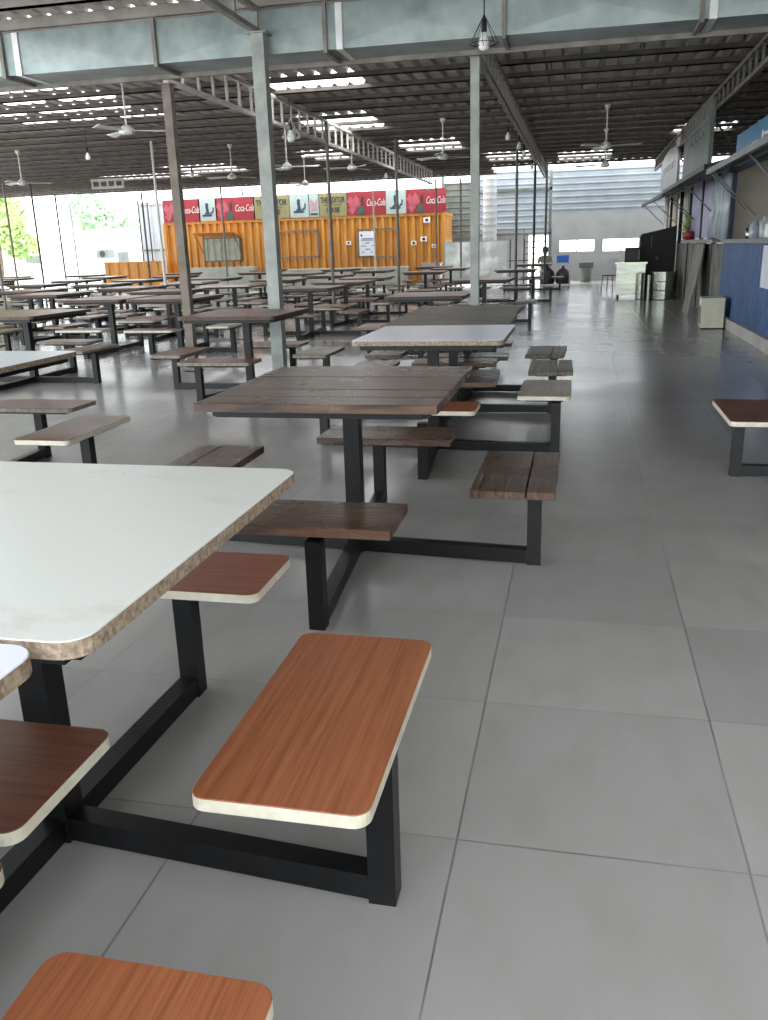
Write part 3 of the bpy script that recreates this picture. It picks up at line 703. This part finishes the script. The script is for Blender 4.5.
def person():
    p = atY(545, 262, 32.6); x, y = p.x, 32.6
    t = thing('person', 'person with dark hair in a grey shirt seated behind the service table', 'person', (x, y, 0))
    V = [(0, 0, .55), (0, -.01, .75), (0, -.02, .95), (0, -.02, 1.03), (0, -.03, 1.1), (0, -.04, 1.2),
         (-.19, -.02, .95), (-.24, -.08, .70), (-.12, -.28, .62), (.19, -.02, .95), (.24, -.08, .70), (.12, -.28, .62),
         (-.1, 0, .5), (-.12, -.40, .5), (-.12, -.42, .08), (-.12, -.54, .04), (.1, 0, .5), (.12, -.40, .5), (.12, -.42, .08), (.12, -.54, .04)]
    R_ = [.15, .15, .13, .055, .075, .085, .06, .045, .035, .06, .045, .035, .09, .07, .045, .04, .09, .07, .045, .04]
    E_ = [(0,1),(1,2),(2,3),(3,4),(4,5),(2,6),(6,7),(7,8),(2,9),(9,10),(10,11),(0,12),(12,13),(13,14),(14,15),(0,16),(16,17),(17,18),(18,19)]
    me = bpy.data.meshes.new('body'); me.from_pydata(V, E_, []); me.materials.append(MAT['skin'])
    o = inst('body', me, t); sk = o.modifiers.new('skin', 'SKIN'); o.modifiers.new('sub', 'SUBSURF').render_levels = 2
    if not me.skin_vertices: me.attributes
    for i, sv in enumerate(me.skin_vertices[0].data): sv.radius = (R_[i], R_[i]*.85); sv.use_root = (i == 0)
    V2, E2, R2 = V[:3]+[V[6], V[7], V[9], V[10]], [(0,1),(1,2),(2,3),(3,4),(2,5),(5,6)], [.175, .17, .15, .075, .06, .075, .06]
    me2 = bpy.data.meshes.new('shirt'); me2.from_pydata(V2, E2, []); me2.materials.append(MAT['shirt'])
    o2 = inst('shirt', me2, t); o2.modifiers.new('skin', 'SKIN'); o2.modifiers.new('sub', 'SUBSURF').render_levels = 2
    for i, sv in enumerate(me2.skin_vertices[0].data): sv.radius = (R2[i], R2[i]*.85); sv.use_root = (i == 0)
    m = MB().lathe((0, -.02, 1.12), [(.095, 0), (.112, .07), (.105, .14), (.07, .19), (.02, .205)], 14); m.build('hair', 'hair', t, True)
    st = thing('stool', 'dark stool the seated person sits on at the end of the aisle', 'stool', (x, y, 0))
    MB().lathe((0, 0, .36), [(.17, 0), (.18, .02), (.17, .04)], 16).build('seat', 'navy', st)
    for i in range(4):
        a_ = PI/4+i*PI/2; MB().tube((.12*math.cos(a_), .12*math.sin(a_), .36), (.17*math.cos(a_), .17*math.sin(a_), 0), .014, 6).build('leg', 'navy', st)
try: 
    def _ensure(me): pass
    person()
except Exception as ex: print('person failed', ex)

# grey bin by the back wall
p = atZ(586, 282, 0); y_ = 34.2
b = thing('waste_bin', 'grey waste bin against the pale back wall', 'bin', (.2, y_, 0))
MB().lathe((0, 0, 0), [(.17, 0), (.19, .02), (.22, .5), (.23, .52)], 16).build('body', 'grille', b, True)
MB().bounds(-.26, .26, -.24, .24, .52, .72).build('lid', 'greyboard', b)
# dark chair with pale back
p = atZ(610, 291, 0)
ch = thing('chair', 'dark chair with pale back beside the steel counter', 'chair', (p.x, 28.0, 0), -.5)
MB().plate(0, 0, .4, .4, .43, .46, .05, .005, 0, 0).build('seat', 'navy', ch)
for q in (-1, 1):
    for r_ in (-1, 1): MB().tube((q*.16, r_*.16, .43), (q*.19, r_*.19, 0), .014, 6).build('leg', 'navy', ch)
MB().plate(0, .2, .4, .03, .48, .92, .01, .004, 0, 0).build('backrest', 'palegrey', ch)

# ------------------------------------------------------------------ steel counter, drums, black cabinet
t = thing('steel_counter', 'stainless steel counter on castors carrying a dark oven', 'counter', (1.28, 24.0, 0), -.06)
MB().bounds(-.36, .36, -.25, .25, .1, .86).build('cabinet', 'steel', t)
MB().bounds(-.4, .4, -.29, .29, .86, .91).build('worktop', 'steel', t)
MB().bounds(-.33, .33, -.262, -.25, .16, .5).build('door', 'steel', t)
MB().bounds(-.33, .33, -.266, -.25, .54, .82).build('drawer_front', 'steel', t)
for q in (-1, 1):
    for r_ in (-1, 1): MB().tube((q*.3-.02, r_*.2, .05), (q*.3+.02, r_*.2, .05), .05, 12).build('castor', 'black', t)
t = thing('oven', 'small dark oven with glass front on the steel counter', 'oven', (1.30, 24.0, .91), -.06)
m = MB(); m.bounds(-.19, .19, -.18, .18, 0, .36); m.build('case', 'black', t)
MB().bounds(-.15, .12, -.19, -.18, .05, .31).build('door_glass', 'navy', t)
MB().bounds(.135, .175, -.19, -.18, .05, .31).build('control_panel', 'greyboard', t)
def drum(x, y, r, h, label):
    t = thing('steel_drum', label, 'drum', (x, y, 0))
    MB().lathe((0, 0, 0), [(r*.97, 0), (r, .02), (r, h*.33), (r*1.02, h*.345), (r, h*.36), (r, h*.66), (r*1.02, h*.675), (r, h*.69), (r, h)], 28).build('body', 'steel', t, False)
    MB().lathe((0, 0, h), [(r*1.03, -.015), (r*1.03, .02), (r*.5, .03)], 28).build('lid', 'steel', t)
drum(2.06, 23.2, .29, .66, 'wide stainless steel drum in front of the black cabinet')
drum(1.50, 23.35, .12, .62, 'narrow steel cylinder between the counter and the wide drum, left one')
drum(1.70, 23.3, .06, .58, 'narrow steel cylinder, thin one nearest the wide drum')
t = thing('black_cabinet', 'tall black cabinet with sloping top standing behind the steel drums', 'cabinet', (1.95, 24.7, 0))
m = MB(); m.prism([(-.45, .0), (.45, .0), (.45, 1.78), (.1, 1.7), (-.4, 1.6), (-.45, 1.52)], 'y', -.25, .25); m.build('body', 'black', t)
MB().bounds(-.17, -.15, -.258, -.25, 1.25, 1.55).build('handle', 'greyboard', t)
MB().bounds(-.04, .02, -.258, -.25, .95, 1.02).build('badge', 'greyboard', t)
MB().bounds(-.42, .42, -.256, -.25, 1.14, 1.15).build('door_gap', 'navy', t)
t = thing('air_cooler', 'beige box air cooler standing on the floor by the blue wall', 'cooler', (2.15, 15.6, 0), -.06)
MB().bounds(-.16, .2, -.3, .3, .02, .5).build('body', 'beige', t)
MB().bounds(-.168, -.16, -.25, .25, .07, .36).build('grille', 'grille', t)
MB().bounds(-.168, -.16, -.26, .22, .39, .46).build('control_panel', 'white', t)
m = MB(); 
for i in range(6): m.bounds(-.12+i*.05, -.1+i*.05, -.305, -.3, .1, .4)
m.build('side_louvre', 'beige', t)
for q in (-1, 1): MB().bounds(-.14, .18, q*.24-.03, q*.24+.03, 0, .02).build('foot', 'black', t)

# ------------------------------------------------------------------ stalls on the right
SX = 2.46
# kerb and rear shell
struct(MB().bounds(SX-.09, SX+.05, 4, 16.75, 0, .17).build('baseboard_right', 'concrete'))
struct(MB().bounds(5.6, 5.75, -5, 34, 0, 3.8).build('wall_right', 'cream'))  # near stretch extended out of view to block light from the right
def vribs(y0, y1, z0, z1, x, per=.17, dep=.035):
    m = MB(); n = int((y1-y0)/per); P = []
    ys_ = [(y0+(i+a)*(y1-y0)/n, b*dep) for i in range(n) for a, b in ((0, 0), (.4, 0), (.55, 1), (.85, 1))]+[(y1, 0)]
    for y, d_ in ys_: P += [(x-d_, y, z0), (x-d_, y, z1)]
    m.add(P, [(2*i, 2*i+1, 2*i+3, 2*i+2) for i in range(len(ys_)-1)]); m.bounds(x+.006, x+.05, y0, y1, z0, z1); return m
t = thing('blue_stall', 'blue corrugated container food stall on the right with open serving hatch', 'stall', (SX, 12, 0))
def T_(m): m.v = [(a-SX, b-12, c_) for a, b, c_ in m.v]; return m
T_(vribs(7, 16.7, .17, 1.36, SX)).build('corrugated_front', 'blue', t)
T_(MB().bounds(SX-.16, SX+.3, 7, 16.1, 1.36, 1.42)).build('counter_shelf', 'canopylip', t)
T_(MB().bounds(SX-.02, SX+.1, 16.6, 16.75, .17, 2.6)).build('end_post', 'blue', t)
T_(MB().bounds(SX-.03, SX+.1, 7, 16.7, 2.5, 2.75)).build('hatch_lintel', 'blue', t)
T_(MB().bounds(SX, 5.55, 16.66, 16.72, .17, 2.7)).build('end_wall', 'cream', t)
T_(MB().bounds(4.3, 4.36, 7, 16.6, .17, 2.7)).build('back_wall', 'cream', t)
T_(MB().bounds(SX, 5.55, 7, 16.7, 2.75, 2.82)).build('roof_panel', 'canopy', t)
# canopy flaps
def canopy(y0, y1, zh, zl, xl, label, lipm='canopylip'):
    t = thing('hatch_canopy', label, 'canopy', (SX-.04, (y0+y1)/2, zh)); L_ = (y1-y0)/2
    m = MB(); P = []
    dx = xl-(SX-.04); dz_ = zl-zh
    m.add([(0, -L_, 0), (0, L_, 0), (dx, L_, dz_), (dx, -L_, dz_), (0, -L_, .05), (0, L_, .05), (dx, L_, dz_+.04), (dx, -L_, dz_+.04)], [(0,1,2,3),(7,6,5,4),(0,4,5,1),(1,5,6,2),(2,6,7,3),(3,7,4,0)])
    m.build('flap', 'canopy', t)
    MB().bounds(dx-.03, dx+.02, -L_, L_, dz_-.03, dz_+.045).build('lip', lipm, t)
    for q in (-L_+.25, L_-.25, 0): MB().tube((dx+.04, q, dz_), (.02, q, -.78), .013, 6).build('gas_strut', 'canopylip', t)
    return t
canopy(8.2, 14.2, 2.52, 2.36, 1.78, 'near dark hatch canopy propped over the blue stall counter')
canopy(14.5, 21.5, 2.62, 2.46, 1.78, 'dark hatch canopy propped over the stall with violet panels', 'canopy')
canopy(21.8, 29.2, 2.66, 2.44, 1.80, 'farthest dark hatch canopy above the black cabinet', 'canopy')
# blue fascia sign above near canopy
t = thing('fascia_sign', 'blue fascia sign with pale marks above the near canopy', 'sign', (1.98, 10.6, 2.40))
MB().bounds(0, .06, -2.6, 2.55, 0, .34).build('board', 'bluesign', t)
MB().bounds(-.01, .07, -2.6, 2.55, -.04, 0).build('lower_trim', 'canopylip', t)
for q, z_, l_, h_ in ((1.7, .06, .5, .03), (1.15, .1, .3, .03), (.7, .08, .05, .12), (.45, .14, .24, .03), (-.1, .08, .05, .14), (-.6, .1, .4, .03), (-1.2, .09, .06, .12)):
    MB().bounds(-.012, 0, q-l_/2, q+l_/2, z_, z_+h_).build('pale_mark', 'letter', t)
for q in (-2.3, 2.1): MB().bar((.05, q, .2), (.65, q, .28), .04, .04).build('bracket', 'iron', t)
# grey sign board on the canopy
t = thing('menu_sign', 'tall grey sign board with a header strip standing on the canopy', 'sign', (1.82, 16.4, 2.49))
MB().bounds(0, .06, -1.72, 1.85, 0, .94).build('board', 'greyboard', t)
MB().bounds(-.015, 0, -1.7, 1.83, .66, .92).build('header_strip', 'canopylip', t)
for i in range(8):
    MB().bounds(-.025, -.015, -1.5+i*.42, -1.4+i*.42+.06*(i % 3), .72, .88).build('header_mark', 'greyboard', t)
for i in range(4): MB().bounds(-.02, 0, -1.0+i*.5, -.75+i*.5, .5, .55).build('small_mark', 'canopylip', t)
for q in (-1.5, 1.6): MB().bar((.06, q, .7), (.5, q, .1), .03, .03).build('stay', 'iron', t)
t = thing('curved_sign', 'grey sign with a rounded top behind the tall sign board', 'sign', (1.82, 21.2, 2.46))
pts = [(-1.9, 0), (1.9, 0), (1.9, .62)] + [(1.9*math.cos(a_), .62+.24*math.sin(a_)) for a_ in [PI*k_/10 for k_ in range(1, 10)]] + [(-1.9, .62)]
MB().prism(pts, 'x', 0, .05).build('board', 'palegrey', t)
for i in range(6): MB().bounds(-.012, 0, -1.4+i*.5, -1.15+i*.5, .42, .55).build('pale_mark', 'letter', t)
for q in (-1.5, 1.5): MB().bar((.05, q, .6), (.5, q, .1), .03, .03).build('stay', 'iron', t)
# second stall: weathered lower panels, ledge, violet panels, plastic strips
t = thing('weathered_stall', 'weathered grey stall front with violet panels beyond the blue stall', 'stall', (SX, 20, 0))
def T2(m): m.v = [(a-SX, b-20, c_) for a, b, c_ in m.v]; return m
T2(vribs(16.8, 24.6, .02, 1.34, SX+.02, .3, .02)).build('lower_panel', 'weather', t)
T2(MB().bounds(SX-.2, SX+.2, 16.8, 22.0, 1.36, 1.42)).build('counter_shelf', 'canopylip', t)
for y0, y1, mt in ((18.5, 20.0, 'violet'), (20.4, 22.0, 'violet'), (22.9, 23.8, 'cream'), (25.6, 26.6, 'cream'), (28.2, 29.2, 'cream')):  # violet colour stands in for window light from behind
    T2(MB().bounds(SX, SX+.05, y0, y1, 1.45, 2.6)).build('upper_panel', mt, t)
for y0 in (18.3, 20.2, 22.4, 24.6, 27.2): T2(MB().bounds(SX-.01, SX+.07, y0-.06, y0+.06, .02, 2.6)).build('mullion', 'black', t)
T2(MB().bounds(SX, 5.5, 16.8, 29.4, 2.64, 2.7)).build('roof_panel', 'canopy', t)
T2(MB().bounds(4.3, 4.36, 16.8, 29.4, .02, 2.64)).build('back_wall', 'navy', t)
T2(MB().bounds(SX+.02, SX+.07, 24.6, 29.4, .02, 1.4)).build('far_lower_panel', 'weather', t)
m = MB(); P = []; n = 60
for i in range(n+1):
    y = 16.2+2.0*i/n; x = SX-.06+.05*math.sin(i*.9)+.025*math.sin(i*2.3); P += [(x, y, 1.43+.02*math.sin(i)), (x*.6+.4*(SX-.04), y, 2.5)]
m.add(P, [(2*i, 2*i+2, 2*i+3, 2*i+1) for i in range(n)])
o = m.build('plastic_curtain', 'plastic', smooth=True); so = o.modifiers.new('thick', 'SOLIDIFY'); so.thickness = .006
tag(o, 'crumpled clear plastic curtain hanging between the two stalls', 'curtain')
t = thing('leaning_board', 'grey angular board leaning on the stall beside the air cooler', 'board', (2.1, 19.2, 0))
m = MB(); m.prism([(-.9, 0), (.1, 0), (.9, 1.36), (-.45, 1.36), (-.7, 1.1)], 'x', 0, .03)
m.v = [(a+.2*c_, b, c_) for a, b, c_ in m.v]; m.build('board', 'weather', t)
tag(MB().lathe((2.38, 21.3, 1.42), [(.1, 0), (.13, .08), (.13, .16), (.06, .2)], 14).build('red_jar', 'red', smooth=True), 'red jar on the ledge under the violet panels', 'jar')
# leafy plant beside the black cabinet
pl = thing('potted_plant', 'green leafy plant in a pot on the ledge beside the violet panels', 'plant', (2.36, 21.75, 1.42))
MB().lathe((0, 0, 0), [(.07, 0), (.1, .15), (.105, .17)], 14).build('pot', 'brown_steel', pl, True)
m = MB(); r3 = random.Random(2)
for i in range(90):
    a_, e_, l_ = r3.uniform(0, 2*PI), r3.uniform(.1, 1.4), r3.uniform(.12, .38); d_ = Vector((math.cos(a_)*math.cos(e_)*.5, math.sin(a_)*math.cos(e_), math.sin(e_)))
    p0 = Vector((0, 0, .17))+d_*l_; s_ = Vector((-math.sin(a_), math.cos(a_), 0))*.03
    m.add([p0-d_*.06, p0+s_, p0+d_*.06, p0-s_], [(0, 1, 2, 3)])
m.build('foliage', 'leaf', pl)
# things inside the blue stall hatch
t = thing('wall_screen', 'framed screen with pale picture on the wall inside the blue stall', 'screen', (4.27, 14.9, 2.02))
MB().bounds(-.03, .0, -.3, .3, 0, .42).build('frame', 'black', t); MB().bounds(-.036, -.03, -.25, .25, .05, .37).build('picture', 'violet', t)
t = thing('wall_shelf', 'dark shelf on the back wall inside the blue stall', 'shelf', (4.28, 15.0, 1.78))
MB().bounds(-.3, .0, -.9, .9, 0, .03).build('board', 'navy', t)
for q in (-.7, .7): MB().bar((-.02, q, -.2), (-.25, q, 0), .02, .02).build('bracket', 'iron', t)
t = thing('dark_cabinet', 'tall dark cabinet inside the blue stall behind its counter', 'cabinet', (3.6, 15.9, .17))
MB().bounds(-.3, .3, -.3, .3, 0, 1.75).build('body', 'black', t); MB().bounds(-.31, -.3, -.27, .27, .05, 1.7).build('door', 'navy', t)
for i, (y, h_, m_) in enumerate(((14.6, .26, 'plastic'), (14.9, .2, 'steel'), (13.8, .3, 'plastic'), (13.4, .24, 'white'), (12.6, .28, 'plastic'))):
    tag(MB().lathe((2.56, y, 1.42), [(.07, 0), (.08, .02), (.08, h_*.75), (.04, h_*.85), (.04, h_)], 14).build('counter_jar', m_, smooth=True), '%s jar on the blue stall counter, %s from the curtain' % ({'plastic': 'clear plastic', 'steel': 'steel', 'white': 'white'}[m_], ORD[i]), 'jar')
p = atX(764, 275, SX-.04)
t = thing('wall_notice', 'pale notice sheet fixed low on the blue corrugated wall', 'notice', (SX-.05, p.y-.2, .78)); MB().bounds(0, .012, -.35, .35, 0, .55).build('sheet', 'paper', t)

# ------------------------------------------------------------------ fans and lamps
fan_blade = None
def fan(px, py, z, rot, label, span=.62):
    p = atZ(px, py, z); hang = FZ-.07
    t = thing('ceiling_fan', label, 'fan', (p.x, p.y, z), rot)
    MB().tube((0, 0, .06), (0, 0, hang-z), .013, 8).build('down_rod', 'white', t)
    MB().lathe((0, 0, hang-z-.09), [(.02, 0), (.05, .05), (.055, .09)], 12).build('ceiling_cup', 'white', t, True)
    MB().lathe((0, 0, -.05), [(.05, 0), (.1, .02), (.105, .07), (.06, .11), (.02, .14)], 16).build('motor_hub', 'white', t, True)
    me = cached('blade', lambda: MB().add([(.1, -.03, -.005), (.62, -.07, -.02), (.64, .05, .012), (.1, .03, .005), (.1, -.03, .003), (.62, -.07, -.012), (.64, .05, .02), (.1, .03, .013)],
         [(3,2,1,0),(4,5,6,7),(0,1,5,4),(1,2,6,5),(2,3,7,6),(3,0,4,7)]).mesh('blade', 'white'))
    for i in range(3): inst('blade', me, t, (0, 0, 0), i*2*PI/3)
fan(287, 167, 3.0, .1, 'white ceiling fan right of the thick pale column')
fan(443, 157, 3.1, .5, 'white ceiling fan left of the slim middle column')
fan(606, 146, 3.1, -.2, 'white ceiling fan over the aisle')
fan(127, 131, 3.1, .35, 'white ceiling fan left of the brown column, the largest one')
fan(232, 177, 3.1, .9, 'white ceiling fan far back, left of the thick pale column')
fan(305, 184, 3.1, .2, 'white ceiling fan far back, right of the thick pale column')
fan(352, 168, 3.15, 1.2, 'white ceiling fan far back above the khaki banner')
fan(22, 183, 3.1, .6, 'white ceiling fan far back at the left edge')
fan(605, 165, 3.05, 1.0, 'white ceiling fan farthest back over the aisle')
def lamp(px, py, z, Y, label, cage=False, top=None, s=1.0):
    p = atY(px, py, Y) if z is None else atZ(px, py, z)
    top = FZ-.005 if top is None else top
    t = thing('pendant_lamp', label, 'lamp', (p.x, p.y, p.z))
    MB().tube((0, 0, .13*s), (0, 0, top-p.z), .006, 6).build('cord', 'black', t)
    MB().lathe((0, 0, .07*s), [(.022*s, 0), (.024*s, .03*s), (.02*s, .1*s), (.008, .12*s)], 12).build('socket', 'black', t, True)
    MB().lathe((0, 0, -.06*s), [(.012*s, 0), (.04*s, .012*s), (.05*s, .045*s), (.042*s, .085*s), (.026*s, .11*s), (.024*s, .14*s)], 16).build('bulb', 'bulbglass', t, True)
    if cage:
        m = MB(); n = 8; R1 = .125*s
        for i in range(n):
            a_ = 2*PI*i/n; b_ = 2*PI*(i+1)/n
            e = (R1*math.cos(a_), R1*math.sin(a_), -.005*s); f_ = (R1*math.cos(b_), R1*math.sin(b_), -.005*s)
            m.tube((0, 0, .22*s), e, .003*s, 5); m.tube(e, f_, .003*s, 5); m.tube(e, (.03*s*math.cos(a_), .03*s*math.sin(a_), -.03*s), .003*s, 5)
        m.build('wire_cage', cage, t)
lamp(484, 43, None, 8.6, 'bulb in black wire cage hanging in front of the duct', 'black', 3.985, 1.05)
lamp(291, 137, 3.25, 0, 'bare lamp in white wire cage right of the thick pale column', 'pole_white', None, 1.3)
LAMPS = [(508, 137, 'right of the slim middle column, highest of the group'), (519, 146, 'right of the slim middle column, second of the group'), (524, 154, 'right of the slim middle column, third of the group'),
         (532, 167, 'right of the slim middle column, lowest of the group'), (88, 157, 'left of the brown column'), (192, 175, 'between the brown and thick columns'),
         (386, 176, 'over the right red banner'), (429, 189, 'over the right end of the container'), (242, 194, 'over the awning window of the container'), (247, 212, 'low beside the thick pale column')]
for px, py, w in LAMPS:
    lamp(px, py, 3.3 if py < 180 else 3.1, 0, 'small bare bulb hanging '+w, None, None, .95)

# ------------------------------------------------------------------ outside on the left: trees, white sheds
def tree(x, y, h, r, mat, label, seed):
    t = thing('tree', label, 'tree', (x, y, -.07)); R3 = random.Random(seed)
    m = MB(); m.tube((0, 0, 0), (.2, 0, h*.45), .2, 8, .13)
    for i in range(5):
        a_ = i*1.26+seed; m.tube((.2, 0, h*.4), (.2+r*.6*math.cos(a_), r*.6*math.sin(a_), h*.75), .09, 6, .03)
    m.build('trunk', 'trunk', t)
    m = MB(); lobes = [(R3.uniform(-.6, .6)*r, R3.uniform(-.6, .6)*r, h*.68+R3.uniform(-.3, .3)*h, r*R3.uniform(.4, .65)) for _ in range(9)]
    for i in range(2600):
        lx, ly, lz, lr = R3.choice(lobes); u, v = R3.uniform(0, 2*PI), math.acos(R3.uniform(-1, 1)); k_ = lr*R3.uniform(.6, 1)
        c_ = Vector((lx+k_*math.cos(u)*math.sin(v), ly+k_*math.sin(u)*math.sin(v), lz+k_*math.cos(v)*.8))
        a_ = Vector((R3.uniform(-1, 1), R3.uniform(-1, 1), R3.uniform(-1, 1))).normalized(); b_ = a_.orthogonal().normalized(); s_ = R3.uniform(.14, .3)
        m.add([c_-a_*s_, c_+b_*s_*.6, c_+a_*s_, c_-b_*s_*.6], [(0, 1, 2, 3)])
    m.build('foliage', mat, t)
tree(-36, 50, 6.2, 3.4, 'leaf', 'bright green tree outside, leftmost at the picture edge', 1)
tree(-44, 60, 6.0, 3.2, 'leaf', 'bright green tree outside, second from the left', 2)
tree(-43, 76, 6.0, 3.4, 'leaf2', 'pale green tree outside behind the fifth thin pole', 3)
tree(-52, 45, 7, 4, 'leaf', 'green tree far outside beyond the left edge poles', 4)
def shed(px0, px1, Y, h, dep, label):
    a = atY(px0, 250, Y); b = atY(px1, 250, Y); t = thing('white_shed', label, 'shed', ((a.x+b.x)/2, Y, -.07)); w_ = b.x-a.x
    MB().bounds(-w_/2, w_/2, 0, dep, 0, h).build('wall', 'white', t)
    MB().add([(-w_/2-.2, -.2, h), (w_/2+.2, -.2, h), (w_/2+.2, dep+.2, h), (-w_/2-.2, dep+.2, h), (-w_/2-.2, dep/2, h+.6), (w_/2+.2, dep/2, h+.6)], [(0,1,5,4),(2,3,4,5),(0,4,3),(1,2,5),(3,2,1,0)]).build('roof', 'palegrey', t)
    MB().bounds(w_*.05, w_*.2, -.02, 0, 1.0, 1.8).build('shed_window', 'greyboard', t)
    MB().bounds(-w_*.2, -w_*.1, -.02, 0, 0, 2.0).build('shed_door', 'palegrey', t)
shed(78, 150, 62, 3.0, 5, 'white shed outside in the glare left of the container')
shed(-30, 70, 88, 2.6, 5, 'long white shed outside below the trees')
a = atY(106, 258, 44)
t = thing('cooling_unit', 'grey cooling unit outside beyond the orange barrier', 'cooling unit', (a.x, 44, -.07))
MB().bounds(-.3, .3, -.3, .3, 0, a.z+.07).build('stand', 'palegrey', t); MB().bounds(-.35, .35, -.32, .32, a.z+.07, a.z+.5).build('case', 'greyboard', t)
MB().tube((0, -.33, a.z+.28), (0, -.32, a.z+.28), .17, 16).build('fan_grille', 'black', t)

# ------------------------------------------------------------------ light
w = bpy.data.worlds.new('world'); S.world = w; w.use_nodes = True
bg = w.node_tree.nodes['Background']; bg.inputs[0].default_value = (.92, .97, 1.0, 1); bg.inputs[1].default_value = 3.0
sun = bpy.data.lights.new('sun', 'SUN'); sun.energy = 5.0; sun.angle = .2; sun.color = (1, .97, .92)
so = bpy.data.objects.new('sun', sun); COL.objects.link(so); so.rotation_euler = (math.radians(-22), math.radians(-22), 0)
S.view_settings.view_transform = 'Standard'; S.view_settings.look = 'None'; S.view_settings.gamma = 1; S.view_settings.use_curve_mapping = False
S.view_settings.exposure = 0.8
